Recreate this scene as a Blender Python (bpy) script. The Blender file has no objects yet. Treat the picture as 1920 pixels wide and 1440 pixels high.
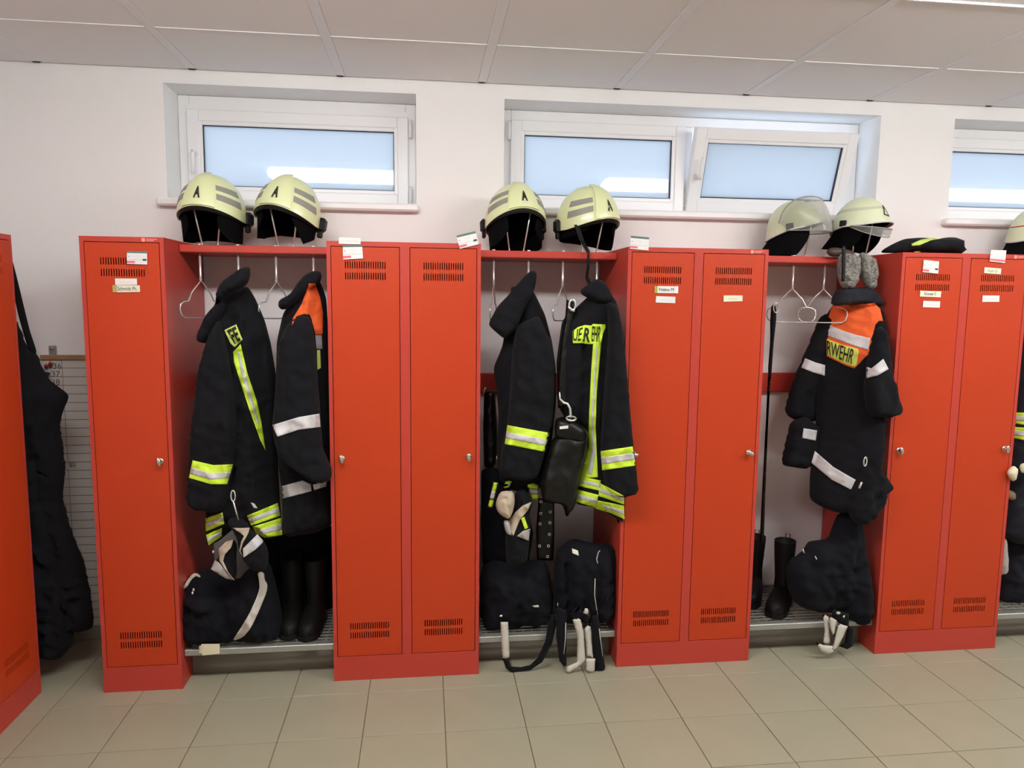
import bpy, math, random
from mathutils import Vector, Matrix, noise
from mathutils.bvhtree import BVHTree
from mathutils.geometry import delaunay_2d_cdt
import numpy as np
random.seed(7)
PI = math.pi
SC = bpy.context.scene
COL = SC.collection

# ---------------------------------------------------------------- camera, world, exposure
F_PX = 1363.2
CAM = Vector((0.37787, -2.92113, 1.57991))
PITCH, YAW, ROLL = 0.11499, -0.11982, 0.01093
_f = Vector((-math.sin(YAW)*math.cos(PITCH), math.cos(YAW)*math.cos(PITCH), -math.sin(PITCH)))
_r0 = Vector((math.cos(YAW), math.sin(YAW), 0)); _u0 = _r0.cross(_f)
_r = _r0*math.cos(ROLL) + _u0*math.sin(ROLL); _u = _u0*math.cos(ROLL) - _r0*math.sin(ROLL)
cam_d = bpy.data.cameras.new('camera'); cam_d.sensor_width = 36; cam_d.lens = F_PX*36/1920
cam_d.clip_start = 0.05
cam = bpy.data.objects.new('camera', cam_d); COL.objects.link(cam)
cam.matrix_world = Matrix(((_r.x, _u.x, -_f.x, CAM.x), (_r.y, _u.y, -_f.y, CAM.y), (_r.z, _u.z, -_f.z, CAM.z), (0, 0, 0, 1)))
SC.camera = cam

world = bpy.data.worlds.new('sky'); SC.world = world; world.use_nodes = True
wb = world.node_tree.nodes['Background']
wb.inputs[0].default_value = (0.66, 0.81, 1.0, 1); wb.inputs[1].default_value = 1.8
SC.view_settings.view_transform = 'Standard'; SC.view_settings.look = 'None'
SC.view_settings.exposure = 0.0; SC.view_settings.gamma = 1.0
SC.view_settings.use_curve_mapping = False
LAMP_STRENGTH = 36.0

def ray(u, v):
    return (_r*((u-960)/F_PX) - _u*((v-720)/F_PX) + _f)
def at(u, v, Y=None, X=None, Z=None):
    d = ray(u, v)
    k = (Y-CAM.y)/d.y if Y is not None else ((X-CAM.x)/d.x if X is not None else (Z-CAM.z)/d.z)
    return CAM + d*k

# ---------------------------------------------------------------- materials
MATS = {}
def mat(name, col, rough=0.6, metal=0.0, bump=0.0, bscale=200.0, var=0.0, vscale=8.0, sheen=0.0, spec=0.5, coat=0.0):
    if name in MATS: return MATS[name]
    m = bpy.data.materials.new(name); m.use_nodes = True; nt = m.node_tree
    b = nt.nodes['Principled BSDF']
    b.inputs['Base Color'].default_value = (*col, 1); b.inputs['Roughness'].default_value = rough
    b.inputs['Metallic'].default_value = metal; b.inputs['Specular IOR Level'].default_value = spec
    if sheen:
        b.inputs['Sheen Weight'].default_value = sheen; b.inputs['Sheen Roughness'].default_value = 0.5
    if coat: b.inputs['Coat Weight'].default_value = coat
    tc = nt.nodes.new('ShaderNodeTexCoord')
    if var:
        n = nt.nodes.new('ShaderNodeTexNoise'); n.inputs['Scale'].default_value = vscale; n.inputs['Detail'].default_value = 4
        nt.links.new(tc.outputs['Object'], n.inputs['Vector'])
        mr = nt.nodes.new('ShaderNodeMapRange'); mr.inputs[3].default_value = 1-var; mr.inputs[4].default_value = 1+var
        nt.links.new(n.outputs[0], mr.inputs[0])
        mx = nt.nodes.new('ShaderNodeMix'); mx.data_type = 'RGBA'; mx.blend_type = 'MULTIPLY'; mx.inputs[0].default_value = 1
        mx.inputs[6].default_value = (*col, 1); nt.links.new(mr.outputs[0], mx.inputs[7])
        nt.links.new(mx.outputs[2], b.inputs['Base Color'])
    if bump:
        n = nt.nodes.new('ShaderNodeTexNoise'); n.inputs['Scale'].default_value = bscale; n.inputs['Detail'].default_value = 3
        nt.links.new(tc.outputs['Object'], n.inputs['Vector'])
        bp = nt.nodes.new('ShaderNodeBump'); bp.inputs['Strength'].default_value = bump; bp.inputs['Distance'].default_value = 0.004
        nt.links.new(n.outputs[0], bp.inputs['Height']); nt.links.new(bp.outputs[0], b.inputs['Normal'])
    MATS[name] = m; return m
def emis(name, col, s):
    m = bpy.data.materials.new(name); m.use_nodes = True; nt = m.node_tree; nt.nodes.clear()
    e = nt.nodes.new('ShaderNodeEmission'); e.inputs[0].default_value = (*col, 1); e.inputs[1].default_value = s
    o = nt.nodes.new('ShaderNodeOutputMaterial'); nt.links.new(e.outputs[0], o.inputs[0]); MATS[name] = m; return m
def pane_mat():
    m = bpy.data.materials.new('frosted_pane'); m.use_nodes = True; nt = m.node_tree; nt.nodes.clear()
    t = nt.nodes.new('ShaderNodeBsdfTranslucent'); t.inputs[0].default_value = (0.96, 0.97, 0.98, 1)
    g = nt.nodes.new('ShaderNodeBsdfGlossy'); g.inputs['Roughness'].default_value = 0.03; g.inputs[0].default_value = (0.9, 0.95, 1, 1)
    fr = nt.nodes.new('ShaderNodeFresnel'); fr.inputs[0].default_value = 1.5
    mx = nt.nodes.new('ShaderNodeMixShader'); o = nt.nodes.new('ShaderNodeOutputMaterial')
    nt.links.new(fr.outputs[0], mx.inputs[0]); nt.links.new(t.outputs[0], mx.inputs[1]); nt.links.new(g.outputs[0], mx.inputs[2])
    nt.links.new(mx.outputs[0], o.inputs[0]); return m
def visor_mat():
    m = bpy.data.materials.new('clear_visor'); m.use_nodes = True; nt = m.node_tree; nt.nodes.clear()
    t = nt.nodes.new('ShaderNodeBsdfTransparent'); t.inputs[0].default_value = (0.72, 0.72, 0.68, 1)
    g = nt.nodes.new('ShaderNodeBsdfPrincipled'); g.inputs['Base Color'].default_value = (0.75, 0.75, 0.7, 1); g.inputs['Roughness'].default_value = 0.15
    lw = nt.nodes.new('ShaderNodeLayerWeight'); lw.inputs[0].default_value = 0.35
    mr = nt.nodes.new('ShaderNodeMapRange'); mr.inputs[3].default_value = 0.14; mr.inputs[4].default_value = 0.8
    mx = nt.nodes.new('ShaderNodeMixShader'); o = nt.nodes.new('ShaderNodeOutputMaterial')
    nt.links.new(lw.outputs['Facing'], mr.inputs[0]); nt.links.new(mr.outputs[0], mx.inputs[0])
    nt.links.new(t.outputs[0], mx.inputs[1]); nt.links.new(g.outputs[0], mx.inputs[2]); nt.links.new(mx.outputs[0], o.inputs[0]); return m

M = dict(
    red=mat('red_door_lacquer', (0.51, 0.045, 0.009), 0.42, var=0.03, vscale=3, spec=0.35),
    red_frame=mat('red_frame_lacquer', (0.50, 0.050, 0.032), 0.40, spec=0.4),
    wall=mat('white_plaster', (0.905, 0.90, 0.895), 0.9, bump=0.15, bscale=120, var=0.02, vscale=2),
    tile=mat('beige_floor_tile', (0.325, 0.31, 0.222), 0.42, var=0.06, vscale=5, bump=0.03, bscale=300),
    grout=mat('grey_grout', (0.20, 0.165, 0.115), 0.9),
    panel=mat('ceiling_panel_white', (0.84, 0.85, 0.87), 0.9, bump=0.1, bscale=300),
    runner=mat('ceiling_runner_white', (0.80, 0.81, 0.84), 0.5),
    tee=mat('cross_tee_white', (0.9, 0.89, 0.87), 0.4),
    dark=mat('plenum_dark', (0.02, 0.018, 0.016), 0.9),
    upvc=mat('white_window_plastic', (0.90, 0.90, 0.91), 0.3),
    seal=mat('black_rubber_seal', (0.015, 0.015, 0.03), 0.5),
    chrome=mat('chrome', (0.82, 0.81, 0.79), 0.2, 0.6),
    lockmetal=mat('lock_metal', (0.62, 0.57, 0.48), 0.22, 0.9),
    steel=mat('galvanised_steel', (0.42, 0.43, 0.40), 0.42, 0.6, var=0.1, vscale=30),
    cloth=mat('black_turnout_cloth', (0.0062, 0.0062, 0.0082), 0.95, bump=0.35, bscale=350, var=0.2, vscale=10, sheen=0.02, spec=0.2),
    cloth2=mat('navy_black_cloth', (0.0045, 0.0047, 0.0078), 0.92, bump=0.35, bscale=250, var=0.25, vscale=9, sheen=0.01, spec=0.2),
    leather=mat('black_leather', (0.004, 0.0038, 0.0036), 0.4, spec=0.35, bump=0.2, bscale=90),
    rubber=mat('black_boot_leather', (0.004, 0.0038, 0.0036), 0.6, spec=0.25, bump=0.2, bscale=60),
    yellow=mat('fluorescent_yellow_tape', (0.62, 0.86, 0.04), 0.6),
    ypatch=mat('yellow_patch', (0.55, 0.66, 0.13), 0.7),
    silver=mat('silver_reflective_tape', (0.60, 0.58, 0.59), 0.45, bump=0.1, bscale=400),
    orange=mat('orange_yoke_cloth', (0.80, 0.115, 0.020), 0.8, bump=0.2, bscale=300),
    beige=mat('beige_glove_leather', (0.50, 0.41, 0.30), 0.7, bump=0.3, bscale=60, var=0.15, vscale=25),
    glovegrey=mat('grey_glove_cuff', (0.42, 0.40, 0.37), 0.7, var=0.15, vscale=30),
    strap=mat('off_white_webbing', (0.60, 0.56, 0.49), 0.8, bump=0.2, bscale=400),
    black=mat('black_plastic', (0.007, 0.007, 0.007), 0.45, spec=0.25),
    ink=mat('black_ink', (0.012, 0.011, 0.008), 0.7),
    lume=mat('luminescent_helmet_yellow', (0.76, 0.81, 0.46), 0.30, var=0.04, vscale=12, coat=0.3),
    lume_old=mat('pale_helmet_yellow', (0.70, 0.75, 0.52), 0.35, var=0.06, vscale=15, coat=0.2),
    hstripe=mat('grey_helmet_tape', (0.29, 0.28, 0.25), 0.5),
    hband=mat('pale_helmet_band', (0.55, 0.57, 0.42), 0.5),
    liner=mat('black_helmet_liner', (0.0035, 0.0035, 0.004), 0.9, spec=0.06),
    brown=mat('brown_helmet_leather', (0.055, 0.03, 0.022), 0.6),
    paper=mat('white_paper', (0.80, 0.79, 0.77), 0.8),
    cream=mat('cream_label', (0.80, 0.77, 0.60), 0.8),
    pink=mat('pink_print', (0.75, 0.16, 0.22), 0.8),
    pinkink=mat('pink_handwriting', (0.80, 0.45, 0.45), 0.8),
    green=mat('dark_green_print', (0.03, 0.09, 0.06), 0.8),
    bar=mat('grey_green_print', (0.12, 0.19, 0.18), 0.8),
    grey=mat('grey_print', (0.30, 0.30, 0.32), 0.8),
    tan=mat('tan_tape', (0.45, 0.38, 0.12), 0.8),
    olive=mat('olive_stripe_print', (0.50, 0.52, 0.08), 0.8),
    badge=mat('pale_badge', (0.85, 0.33, 0.28), 0.5),
    chart=mat('chart_paper', (0.66, 0.63, 0.58), 0.85),
    wood=mat('light_wood', (0.36, 0.20, 0.10), 0.6, var=0.2, vscale=30),
    line=mat('chart_line', (0.10, 0.09, 0.08), 0.8),
    pinred=mat('red_pin', (0.30, 0.03, 0.02), 0.3),
    pinblue=mat('dark_blue_pin', (0.02, 0.025, 0.06), 0.3),
    plinth=mat('bench_plinth_grey', (0.20, 0.175, 0.14), 0.7),
    knit=mat('grey_knit', (0.20, 0.19, 0.17), 0.95, bump=1.0, bscale=140, var=1.6, vscale=105),
    note=mat('pale_yellow_card', (0.75, 0.71, 0.50), 0.8),
    rededge=mat('red_line_paint', (0.5, 0.05, 0.04), 0.5),
    lampbody=mat('lamp_housing', (0.8, 0.8, 0.8), 0.4),
    bluecloth=mat('dark_blue_cloth', (0.006, 0.0065, 0.013), 0.9, bump=0.3, bscale=200),
)
M['lamp'] = emis('lamp_diffuser', (1.0, 0.975, 0.955), LAMP_STRENGTH)
M['pane'] = pane_mat(); M['visor'] = visor_mat()

# ---------------------------------------------------------------- helpers
def worldoff(o):
    v = Vector((0, 0, 0))
    while o: v += o.location; o = o.parent
    return v
def tag(o, label=None, cat=None, group=None, kind=None):
    if label: o['label'] = label
    if cat: o['category'] = cat
    if group: o['group'] = group
    if kind: o['kind'] = kind
    return o
def thing(name, label, cat, loc=(0, 0, 0), rot=(0, 0, 0), group=None):
    o = bpy.data.objects.new(name, None); o.empty_display_size = 0.05; COL.objects.link(o)
    o.location = loc; o.rotation_euler = rot
    return tag(o, label, cat, group)
class MB:
    def __init__(s): s.v = []; s.f = []; s.m = []; s.sm = []
    def add(s, vs, fs, mi=0, smooth=False):
        n = len(s.v); s.v += [tuple(p) for p in vs]
        for f in fs: s.f.append([i+n for i in f]); s.m.append(mi); s.sm.append(smooth)
        return s
    def box(s, x0, x1, y0, y1, z0, z1, mi=0):
        p = [(x0, y0, z0), (x1, y0, z0), (x1, y1, z0), (x0, y1, z0), (x0, y0, z1), (x1, y0, z1), (x1, y1, z1), (x0, y1, z1)]
        return s.add(p, [(0, 3, 2, 1), (4, 5, 6, 7), (0, 1, 5, 4), (1, 2, 6, 5), (2, 3, 7, 6), (3, 0, 4, 7)], mi)
    def bbox(s, x0, x1, y0, y1, z0, z1, b=0.004, mi=0):
        # chamfered box
        vs = []; fs = []
        X = (x0, x1); Yv = (y0, y1); Zv = (z0, z1); idx = {}
        for i in (0, 1):
            for j in (0, 1):
                for k in (0, 1):
                    sx, sy, sz = (1-2*i)*b, (1-2*j)*b, (1-2*k)*b
                    idx[i, j, k] = len(vs)
                    vs += [(X[i], Yv[j]+sy, Zv[k]+sz), (X[i]+sx, Yv[j], Zv[k]+sz), (X[i]+sx, Yv[j]+sy, Zv[k])]
        g = lambda i, j, k, a: idx[i, j, k]+a
        for i in (0, 1):
            fs.append([g(i, 0, 0, 0), g(i, 1, 0, 0), g(i, 1, 1, 0), g(i, 0, 1, 0)][::(1 if i else -1)])
            fs.append([g(0, i, 0, 1), g(1, i, 0, 1), g(1, i, 1, 1), g(0, i, 1, 1)][::(-1 if i else 1)])
            fs.append([g(0, 0, i, 2), g(1, 0, i, 2), g(1, 1, i, 2), g(0, 1, i, 2)][::(1 if i else -1)])
        for i in (0, 1):
            for j in (0, 1):
                fs.append([g(i, j, 0, 0), g(i, j, 1, 0), g(i, j, 1, 1), g(i, j, 0, 1)])
                fs.append([g(i, 0, j, 0), g(i, 1, j, 0), g(i, 1, j, 2), g(i, 0, j, 2)])
                fs.append([g(0, i, j, 1), g(1, i, j, 1), g(1, i, j, 2), g(0, i, j, 2)])
        for i in (0, 1):
            for j in (0, 1):
                for k in (0, 1): fs.append([g(i, j, k, 0), g(i, j, k, 1), g(i, j, k, 2)])
        return s.add(vs, fs, mi)
    def tube(s, pts, r, n=8, closed=False, mi=0, cap=True):
        pts = [Vector(p) for p in pts]; N = len(pts); rings = []
        up = Vector((0.123, 0.31, 0.94)); vs = []
        rr = r if isinstance(r, (list, tuple)) else [r]*N
        prev = None
        for i, p in enumerate(pts):
            a = pts[i-1] if (i or closed) else p; b = pts[(i+1) % N] if (i < N-1 or closed) else p
            t = (b-a).normalized()
            if prev is None:
                q = t.cross(up)
                if q.length < 1e-3: q = t.cross(Vector((1, 0, 0)))
                q.normalize()
            else:
                q = (prev - t*prev.dot(t)); q.normalize()
            prev = q; w = t.cross(q)
            for k in range(n):
                c = 2*PI*k/n; vs.append(p + (q*math.cos(c)+w*math.sin(c))*rr[i])
        fs = []
        for i in range(N if closed else N-1):
            j = (i+1) % N
            for k in range(n): fs.append((i*n+k, i*n+(k+1) % n, j*n+(k+1) % n, j*n+k))
        if cap and not closed: fs += [tuple(range(n))[::-1], tuple((N-1)*n+k for k in range(n))]
        return s.add(vs, fs, mi, True)
    def ell(s, c, r, nu=14, nv=9, mi=0, R=None):
        vs = []; fs = []
        for i in range(nv+1):
            a = PI*i/nv
            for k in range(nu):
                b = 2*PI*k/nu; p = Vector((r[0]*math.sin(a)*math.cos(b), r[1]*math.sin(a)*math.sin(b), r[2]*math.cos(a)))
                if R: p = R @ p
                vs.append(p+Vector(c))
        for i in range(nv):
            for k in range(nu): fs.append((i*nu+k, (i+1)*nu+k, (i+1)*nu+(k+1) % nu, i*nu+(k+1) % nu))
        return s.add(vs, fs, mi, True)
    def cyl(s, c, r, h, axis='z', n=20, mi=0, r2=None):
        c = Vector(c); d = {'x': Vector((h, 0, 0)), 'y': Vector((0, h, 0)), 'z': Vector((0, 0, h))}[axis]
        return s.tube([c, c+d], [r, r if r2 is None else r2], n, mi=mi)
    def grid(s, P, mi=0, smooth=True, thick=None):
        # P: list of rows of points
        R = len(P); C = len(P[0]); vs = [p for row in P for p in row]
        fs = [(i*C+j, i*C+j+1, (i+1)*C+j+1, (i+1)*C+j) for i in range(R-1) for j in range(C-1)]
        return s.add(vs, fs, mi, smooth)
    def build(s, name, mats, parent=None, world=True, label=None, cat=None, group=None, kind=None, base=True):
        vs = s.v; off = Vector((0, 0, 0)); loc = Vector((0, 0, 0))
        if parent is not None and world: off = worldoff(parent)
        elif parent is None and base and vs:
            a = np.array(vs); loc = Vector(((a[:, 0].min()+a[:, 0].max())/2, (a[:, 1].min()+a[:, 1].max())/2, a[:, 2].min())); off = loc
        me = bpy.data.meshes.new(name)
        me.from_pydata([(p[0]-off.x, p[1]-off.y, p[2]-off.z) for p in vs], [], s.f)
        for m in (mats if isinstance(mats, (list, tuple)) else [mats]): me.materials.append(m)
        me.polygons.foreach_set('material_index', s.m); me.polygons.foreach_set('use_smooth', s.sm); me.update()
        o = bpy.data.objects.new(name, me); COL.objects.link(o); o.location = loc
        if parent is not None: o.parent = parent; o.location = (0, 0, 0)
        return tag(o, label, cat, group, kind)
def inst(me, name, parent, loc, **k):
    o = bpy.data.objects.new(name, me); COL.objects.link(o); o.parent = parent; o.location = loc; return tag(o, **k)
def struct(o): o['kind'] = 'structure'; return o

_txt = {}
def text_geo(body, bold=0.0):
    key = (body, bold)
    if key in _txt: return _txt[key]
    c = bpy.data.curves.new('lettering', 'FONT'); c.body = body; c.resolution_u = 3; c.offset = bold
    o = bpy.data.objects.new('lettering', c); m = o.to_mesh()
    v = [(p.co.x, p.co.y) for p in m.vertices]; f = [list(p.vertices) for p in m.polygons]
    o.to_mesh_clear(); bpy.data.objects.remove(o); bpy.data.curves.remove(c)
    a = np.array(v); mn = a.min(0); mx = a.max(0)
    v = [((x-mn[0])/(mx[0]-mn[0]), (y-mn[1])/(mx[1]-mn[1])) for x, y in v]
    _txt[key] = (v, f); return v, f
def subdiv(v, f, n):
    for _ in range(n):
        v = list(v); mid = {}; nf = []
        def m(a, b):
            k = (min(a, b), max(a, b))
            if k not in mid: mid[k] = len(v); v.append(((v[a][0]+v[b][0])/2, (v[a][1]+v[b][1])/2))
            return mid[k]
        for q in f:
            for i in range(1, len(q)-1):
                a, b, c = q[0], q[i], q[i+1]; x, y, z = m(a, b), m(b, c), m(c, a); nf += [[a, x, z], [x, b, y], [z, y, c], [x, y, z]]
        f = nf
    return v, f
def bil(q, u, v):
    # q: TL, TR, BR, BL ; u right, v up
    a = [q[3][i]*(1-u)+q[2][i]*u for i in range(2)]; b = [q[0][i]*(1-u)+q[1][i]*u for i in range(2)]
    return (a[0]*(1-v)+b[0]*v, a[1]*(1-v)+b[1]*v)

# ---- cloth pieces: closed puffy volumes with folds, from an outline at a given depth
def chaikin(P, it=1, lim=1e9):
    for _ in range(it):
        Q = []
        for i in range(len(P)):
            a, b = P[i], P[(i+1) % len(P)]; L = math.hypot(b[0]-a[0], b[1]-a[1])+1e-9; c = min(.22, lim/L)
            Q += [(a[0]*(1-c)+b[0]*c, a[1]*(1-c)+b[1]*c), (a[0]*c+b[0]*(1-c), a[1]*c+b[1]*(1-c))]
        P = Q
    return P
def resample(P, step):
    out = []
    for i in range(len(P)):
        a, b = P[i], P[(i+1) % len(P)]; L = math.hypot(b[0]-a[0], b[1]-a[1]); n = max(1, int(L/step+.5))
        for k in range(n): out.append((a[0]+(b[0]-a[0])*k/n, a[1]+(b[1]-a[1])*k/n))
    return out
def inside(P, x, y):
    P = np.asarray(P); x0, y0 = P[:, 0], P[:, 1]; x1, y1 = np.roll(x0, -1), np.roll(y0, -1)
    c = ((y0[None] > y[:, None]) != (y1[None] > y[:, None]))
    with np.errstate(divide='ignore', invalid='ignore'): xi = (x1-x0)[None]*(y[:, None]-y0[None])/(y1-y0)[None]+x0[None]
    return (np.sum(c & (x[:, None] < xi), 1) % 2) == 1
def segdist(P, Q):
    P = np.asarray(P); A = P; B = np.roll(P, -1, 0); D = B-A; L = (D**2).sum(1)+1e-12
    t = np.clip(((Q[:, None]-A[None])*D[None]).sum(2)/L[None], 0, 1); C = A[None]+t[..., None]*D[None]
    return np.sqrt(((Q[:, None]-C)**2).sum(2)).min(1)
def tri2d(P, step):
    P = resample(P, step); a = np.array(P); mn = a.min(0); mx = a.max(0)
    gx, gy = np.meshgrid(np.arange(mn[0]+step*.5, mx[0], step), np.arange(mn[1]+step*.5, mx[1], step*.87))
    gx = gx + (np.arange(gx.shape[0]) % 2)[:, None]*step*.5
    q = np.stack([gx.ravel(), gy.ravel()], 1)
    q = q[inside(P, q[:, 0], q[:, 1])]
    if len(q): q = q[segdist(P, q) > step*.45]
    V = [tuple(p) for p in P]+[tuple(p) for p in q]
    r = delaunay_2d_cdt([Vector(v) for v in V], [], [list(range(len(P)))], 1, 1e-7)
    vs = [(v.x, v.y) for v in r[0]]; fs = [list(f) for f in r[2]]
    cnt = {}
    for f in fs:
        for i in range(3):
            e = tuple(sorted((f[i], f[(i+1) % 3]))); cnt[e] = cnt.get(e, 0)+1
    bd = {i for e, c in cnt.items() if c == 1 for i in e}
    return vs, fs, bd, P
def cloth_geo(px, Y, T, R=None, amp=.02, fs=(14, 3), step=.014, seed=0, creases=(), lean=0.0, back=.8, smooth=2, wr=.7, clamp=True, tilt=None):
    """px outline -> closed volume. T half thickness, R rounding distance, amp fold depth, fs fold frequency in x,z"""
    R = R or T*1.2
    um = sum(p[0] for p in px)/len(px); vm = min(p[1] for p in px)
    W = [at(u, v, Y=Y+(tilt[0]*(u-um)+tilt[1]*(v-vm))/430. if tilt else Y) for u, v in px]
    pl = np.linalg.lstsq(np.array([(1, p.x, p.z) for p in W]), np.array([p.y for p in W]), rcond=None)[0] if tilt else None
    z0 = min(p.z for p in W); z1 = max(p.z for p in W)
    P = chaikin([(p.x, p.z) for p in W], smooth) if smooth == 1 else chaikin([(p.x, p.z) for p in W], smooth, .011)
    v2, tris, bd, Pb = tri2d(P, step)
    d = segdist(Pb, np.array(v2)); h = np.sqrt(np.clip(1-(1-np.minimum(d/R, 1))**2, 0, 1))
    cr = [((at(a, b, Y=Y).x, at(a, b, Y=Y).z), (at(c, e, Y=Y).x, at(c, e, Y=Y).z), w/430., am) for a, b, c, e, w, am in creases]
    front = []; back_ = []; ymid = []
    for i, (x, z) in enumerate(v2):
        yo = Y + lean*(z1-z) if pl is None else float(pl[0]+pl[1]*x+pl[2]*z)
        ymid.append(yo)
        n = noise.noise(Vector((x*fs[0]+seed*7.1+z*1.5, seed*3.3, z*fs[1]))) + .5*noise.noise(Vector((x*fs[0]*2.1+seed, z*fs[1]*2.3, 5.5+seed)))
        e1 = noise.noise(Vector((x*24+seed*2.7, z*17+seed, 1.7))); e2 = noise.noise(Vector((x*13+z*9+seed*5.1, z*11-x*8, 9.2+seed)))
        n += wr*((1-abs(e1))**4*.9+(1-abs(e2))**4*1.2-.7)
        b = 0
        for (p0, p1, w, am) in cr:
            dx, dz = p1[0]-p0[0], p1[1]-p0[1]; L2 = dx*dx+dz*dz+1e-9
            t = max(0, min(1, ((x-p0[0])*dx+(z-p0[1])*dz)/L2)); dd = math.hypot(x-p0[0]-t*dx, z-p0[1]-t*dz)
            b += am*math.exp(-(dd/w)**2)
        hh = h[i]
        front.append((x, yo - T*hh - (amp*n+b)*min(1, hh*1.2), z)); back_.append((x, yo + T*back*hh + amp*.5*n*hh, z))
    vs = list(front); mp = {}
    for i in range(len(v2)):
        if i in bd: mp[i] = i; vs[i] = (v2[i][0], ymid[i], v2[i][1])
        else: mp[i] = len(vs); vs.append(back_[i])
    if clamp:
        mx_ = sum(p[0] for p in vs)/len(vs)
        for lo, hi in ((-.6, 0), (.6, 1.2), (1.8, 2.4), (3.0, 3.6)):
            if lo-.02 < mx_ < hi+.02:
                for i, p in enumerate(vs):
                    if p[1] > -.006 and p[2] < 1.795:
                        vs[i] = (min(max(p[0], lo+.004), hi-.004), p[1], max(p[2], .1515) if p[1] > .02 else p[2])
    F = []
    for f in tris:
        a = (Vector(v2[f[1]])-Vector(v2[f[0]])).cross(Vector(v2[f[2]])-Vector(v2[f[0]]))
        g = f if a > 0 else f[::-1]
        F.append(list(g)); F.append([mp[i] for i in g][::-1])
    return vs, F
def cloth(name, px, Y, T, m, parent=None, **k):
    lk = {a: k.pop(a) for a in ('label', 'cat', 'group', 'kind') if a in k}
    vs, F = cloth_geo(px, Y, T, **k)
    o = MB().add(vs, F, 0, True).build(name, m, parent, **lk)
    o['_geo'] = 0; del o['_geo']
    GEO[o.name] = (vs, F); return o
GEO = {}
def bvh(*objs):
    V = []; F = []
    for o in objs:
        vs, fs = GEO[o.name]; n = len(V); V += [Vector(p) for p in vs]; F += [[i+n for i in f] for f in fs]
    return BVHTree.FromPolygons(V, F)
def drape_pts(pts, tree, off, Yfall):
    out = []; last = None; hits = []
    for u, v in pts:
        d = ray(u, v).normalized(); loc, nrm, i, dist = tree.ray_cast(CAM, d)
        hits.append(loc)
    ys = [h.y for h in hits if h is not None]; my = sum(ys)/len(ys) if ys else Yfall
    for (u, v), h in zip(pts, hits):
        if h is None:
            # hold the depth of the nearest hit
            best = min(((a-u)**2+(b-v)**2, hh.y) for (a, b), hh in zip(pts, hits) if hh is not None)[1] if ys else Yfall
            h = at(u, v, Y=best)
        out.append(h - ray(u, v).normalized()*off)
    return out
def drape(mb, px, tree, off=.004, step=3.0, mi=0, smooth=0, Yfall=0.0):
    P = chaikin(list(px), smooth) if smooth else list(px)
    vs, fs, bd, _ = tri2d(P, step)
    W = drape_pts(vs, tree, off, Yfall)
    F = []
    for f in fs:
        n = (W[f[1]]-W[f[0]]).cross(W[f[2]]-W[f[0]])
        F.append(f if n.dot(CAM-W[f[0]]) > 0 else f[::-1])
    # turned-in edge so the piece has a thickness of its own
    base = [w + ray(*v).normalized()*(off*.9) for w, v in zip(W, vs)]
    cnt = {}
    for f in F:
        for i in range(3):
            e = (f[i], f[(i+1) % 3]); cnt[e] = 1
    n = len(W); E = [(a, b) for (a, b) in cnt if (b, a) not in cnt]
    mb.add(W+base, F+[(b, a, a+n, b+n) for a, b in E], mi, True)
    return mb
def drape_text(mb, body, quad, tree, off=.007, mi=0, bold=.02):
    v, f = subdiv(*text_geo(body, bold), 1)
    W = drape_pts([bil(quad, a, b) for a, b in v], tree, off, 0)
    F = []
    for q in f:
        n = (W[q[1]]-W[q[0]]).cross(W[q[2]]-W[q[0]]); F.append(q if n.dot(CAM-W[q[0]]) > 0 else q[::-1])
    return mb.add(W, F, mi)
def zm(ox, oy, s): return lambda pts: [(ox+a*s, oy+b*s) for a, b in pts]
g1t = zm(320, 440, .20833); g1m = zm(320, 720, .19441); g1b = zm(320, 960, .20833)
g2t = zm(880, 320, .22222); g2m = zm(880, 620, .20833); g2b = zm(880, 880, .28475)
g3h = zm(1400, 350, .18746); g3m = zm(1400, 530, .20833); g3b = zm(1400, 780, .31936)

# ---------------------------------------------------------------- the room
XL, XR, YB, YW, ZC = -1.66, 6.6, -5.6, 0.5, 2.553
# floor
fl = MB().box(XL, XR, YB, YW+.3, -.08, -.004).build('floor', M['grout'], base=False); struct(fl)
tl = MB(); g = .0016; e = .15-g
tl.v = []; tl.bbox(-e, e, -e, e, -.008, 0, .0012)
t0 = tl.build('floor_tile', M['tile'], fl, world=False); tme = t0.data
TX, TY = -.7516, -.1031
first = True; rest = MB()
for j in range(-18, 3):
    cy = TY + .3*j - .15 + .3
    for i in range(-4, 25):
        x0, x1 = TX+.3*i, TX+.3*(i+1)
        y0, y1 = cy-.15, cy+.15
        if x1 < XL+.01 or x0 > XR-.01 or y0 < YB: continue
        xa, xb, ya, yb = max(x0, XL)+g, min(x1, XR)-g, y0+g, min(y1, YW)-g
        if yb-ya < .02 or xb-xa < .02: continue
        full = abs(xb-xa-.3+2*g) < .001 and abs(yb-ya-.3+2*g) < .001
        near = y1 > -1.4 and x0 < 5.0
        if near and full:
            if first: t0.location = ((x0+x1)/2, cy, 0); first = False
            else: inst(tme, 'floor_tile', fl, ((x0+x1)/2, cy, 0))
        elif near: MB().bbox(xa, xb, ya, yb, -.008, 0, .0012).build('floor_tile', M['tile'], fl)
        else: rest.box(xa, xb, ya, yb, -.008, 0)
rest.build('floor_tiles_beyond', M['tile'], fl, kind='stuff')
MB().box(2.842, 2.852, -5, .0, -.006, .0006).build('expansion_joint', M['grout'], fl)

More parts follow.
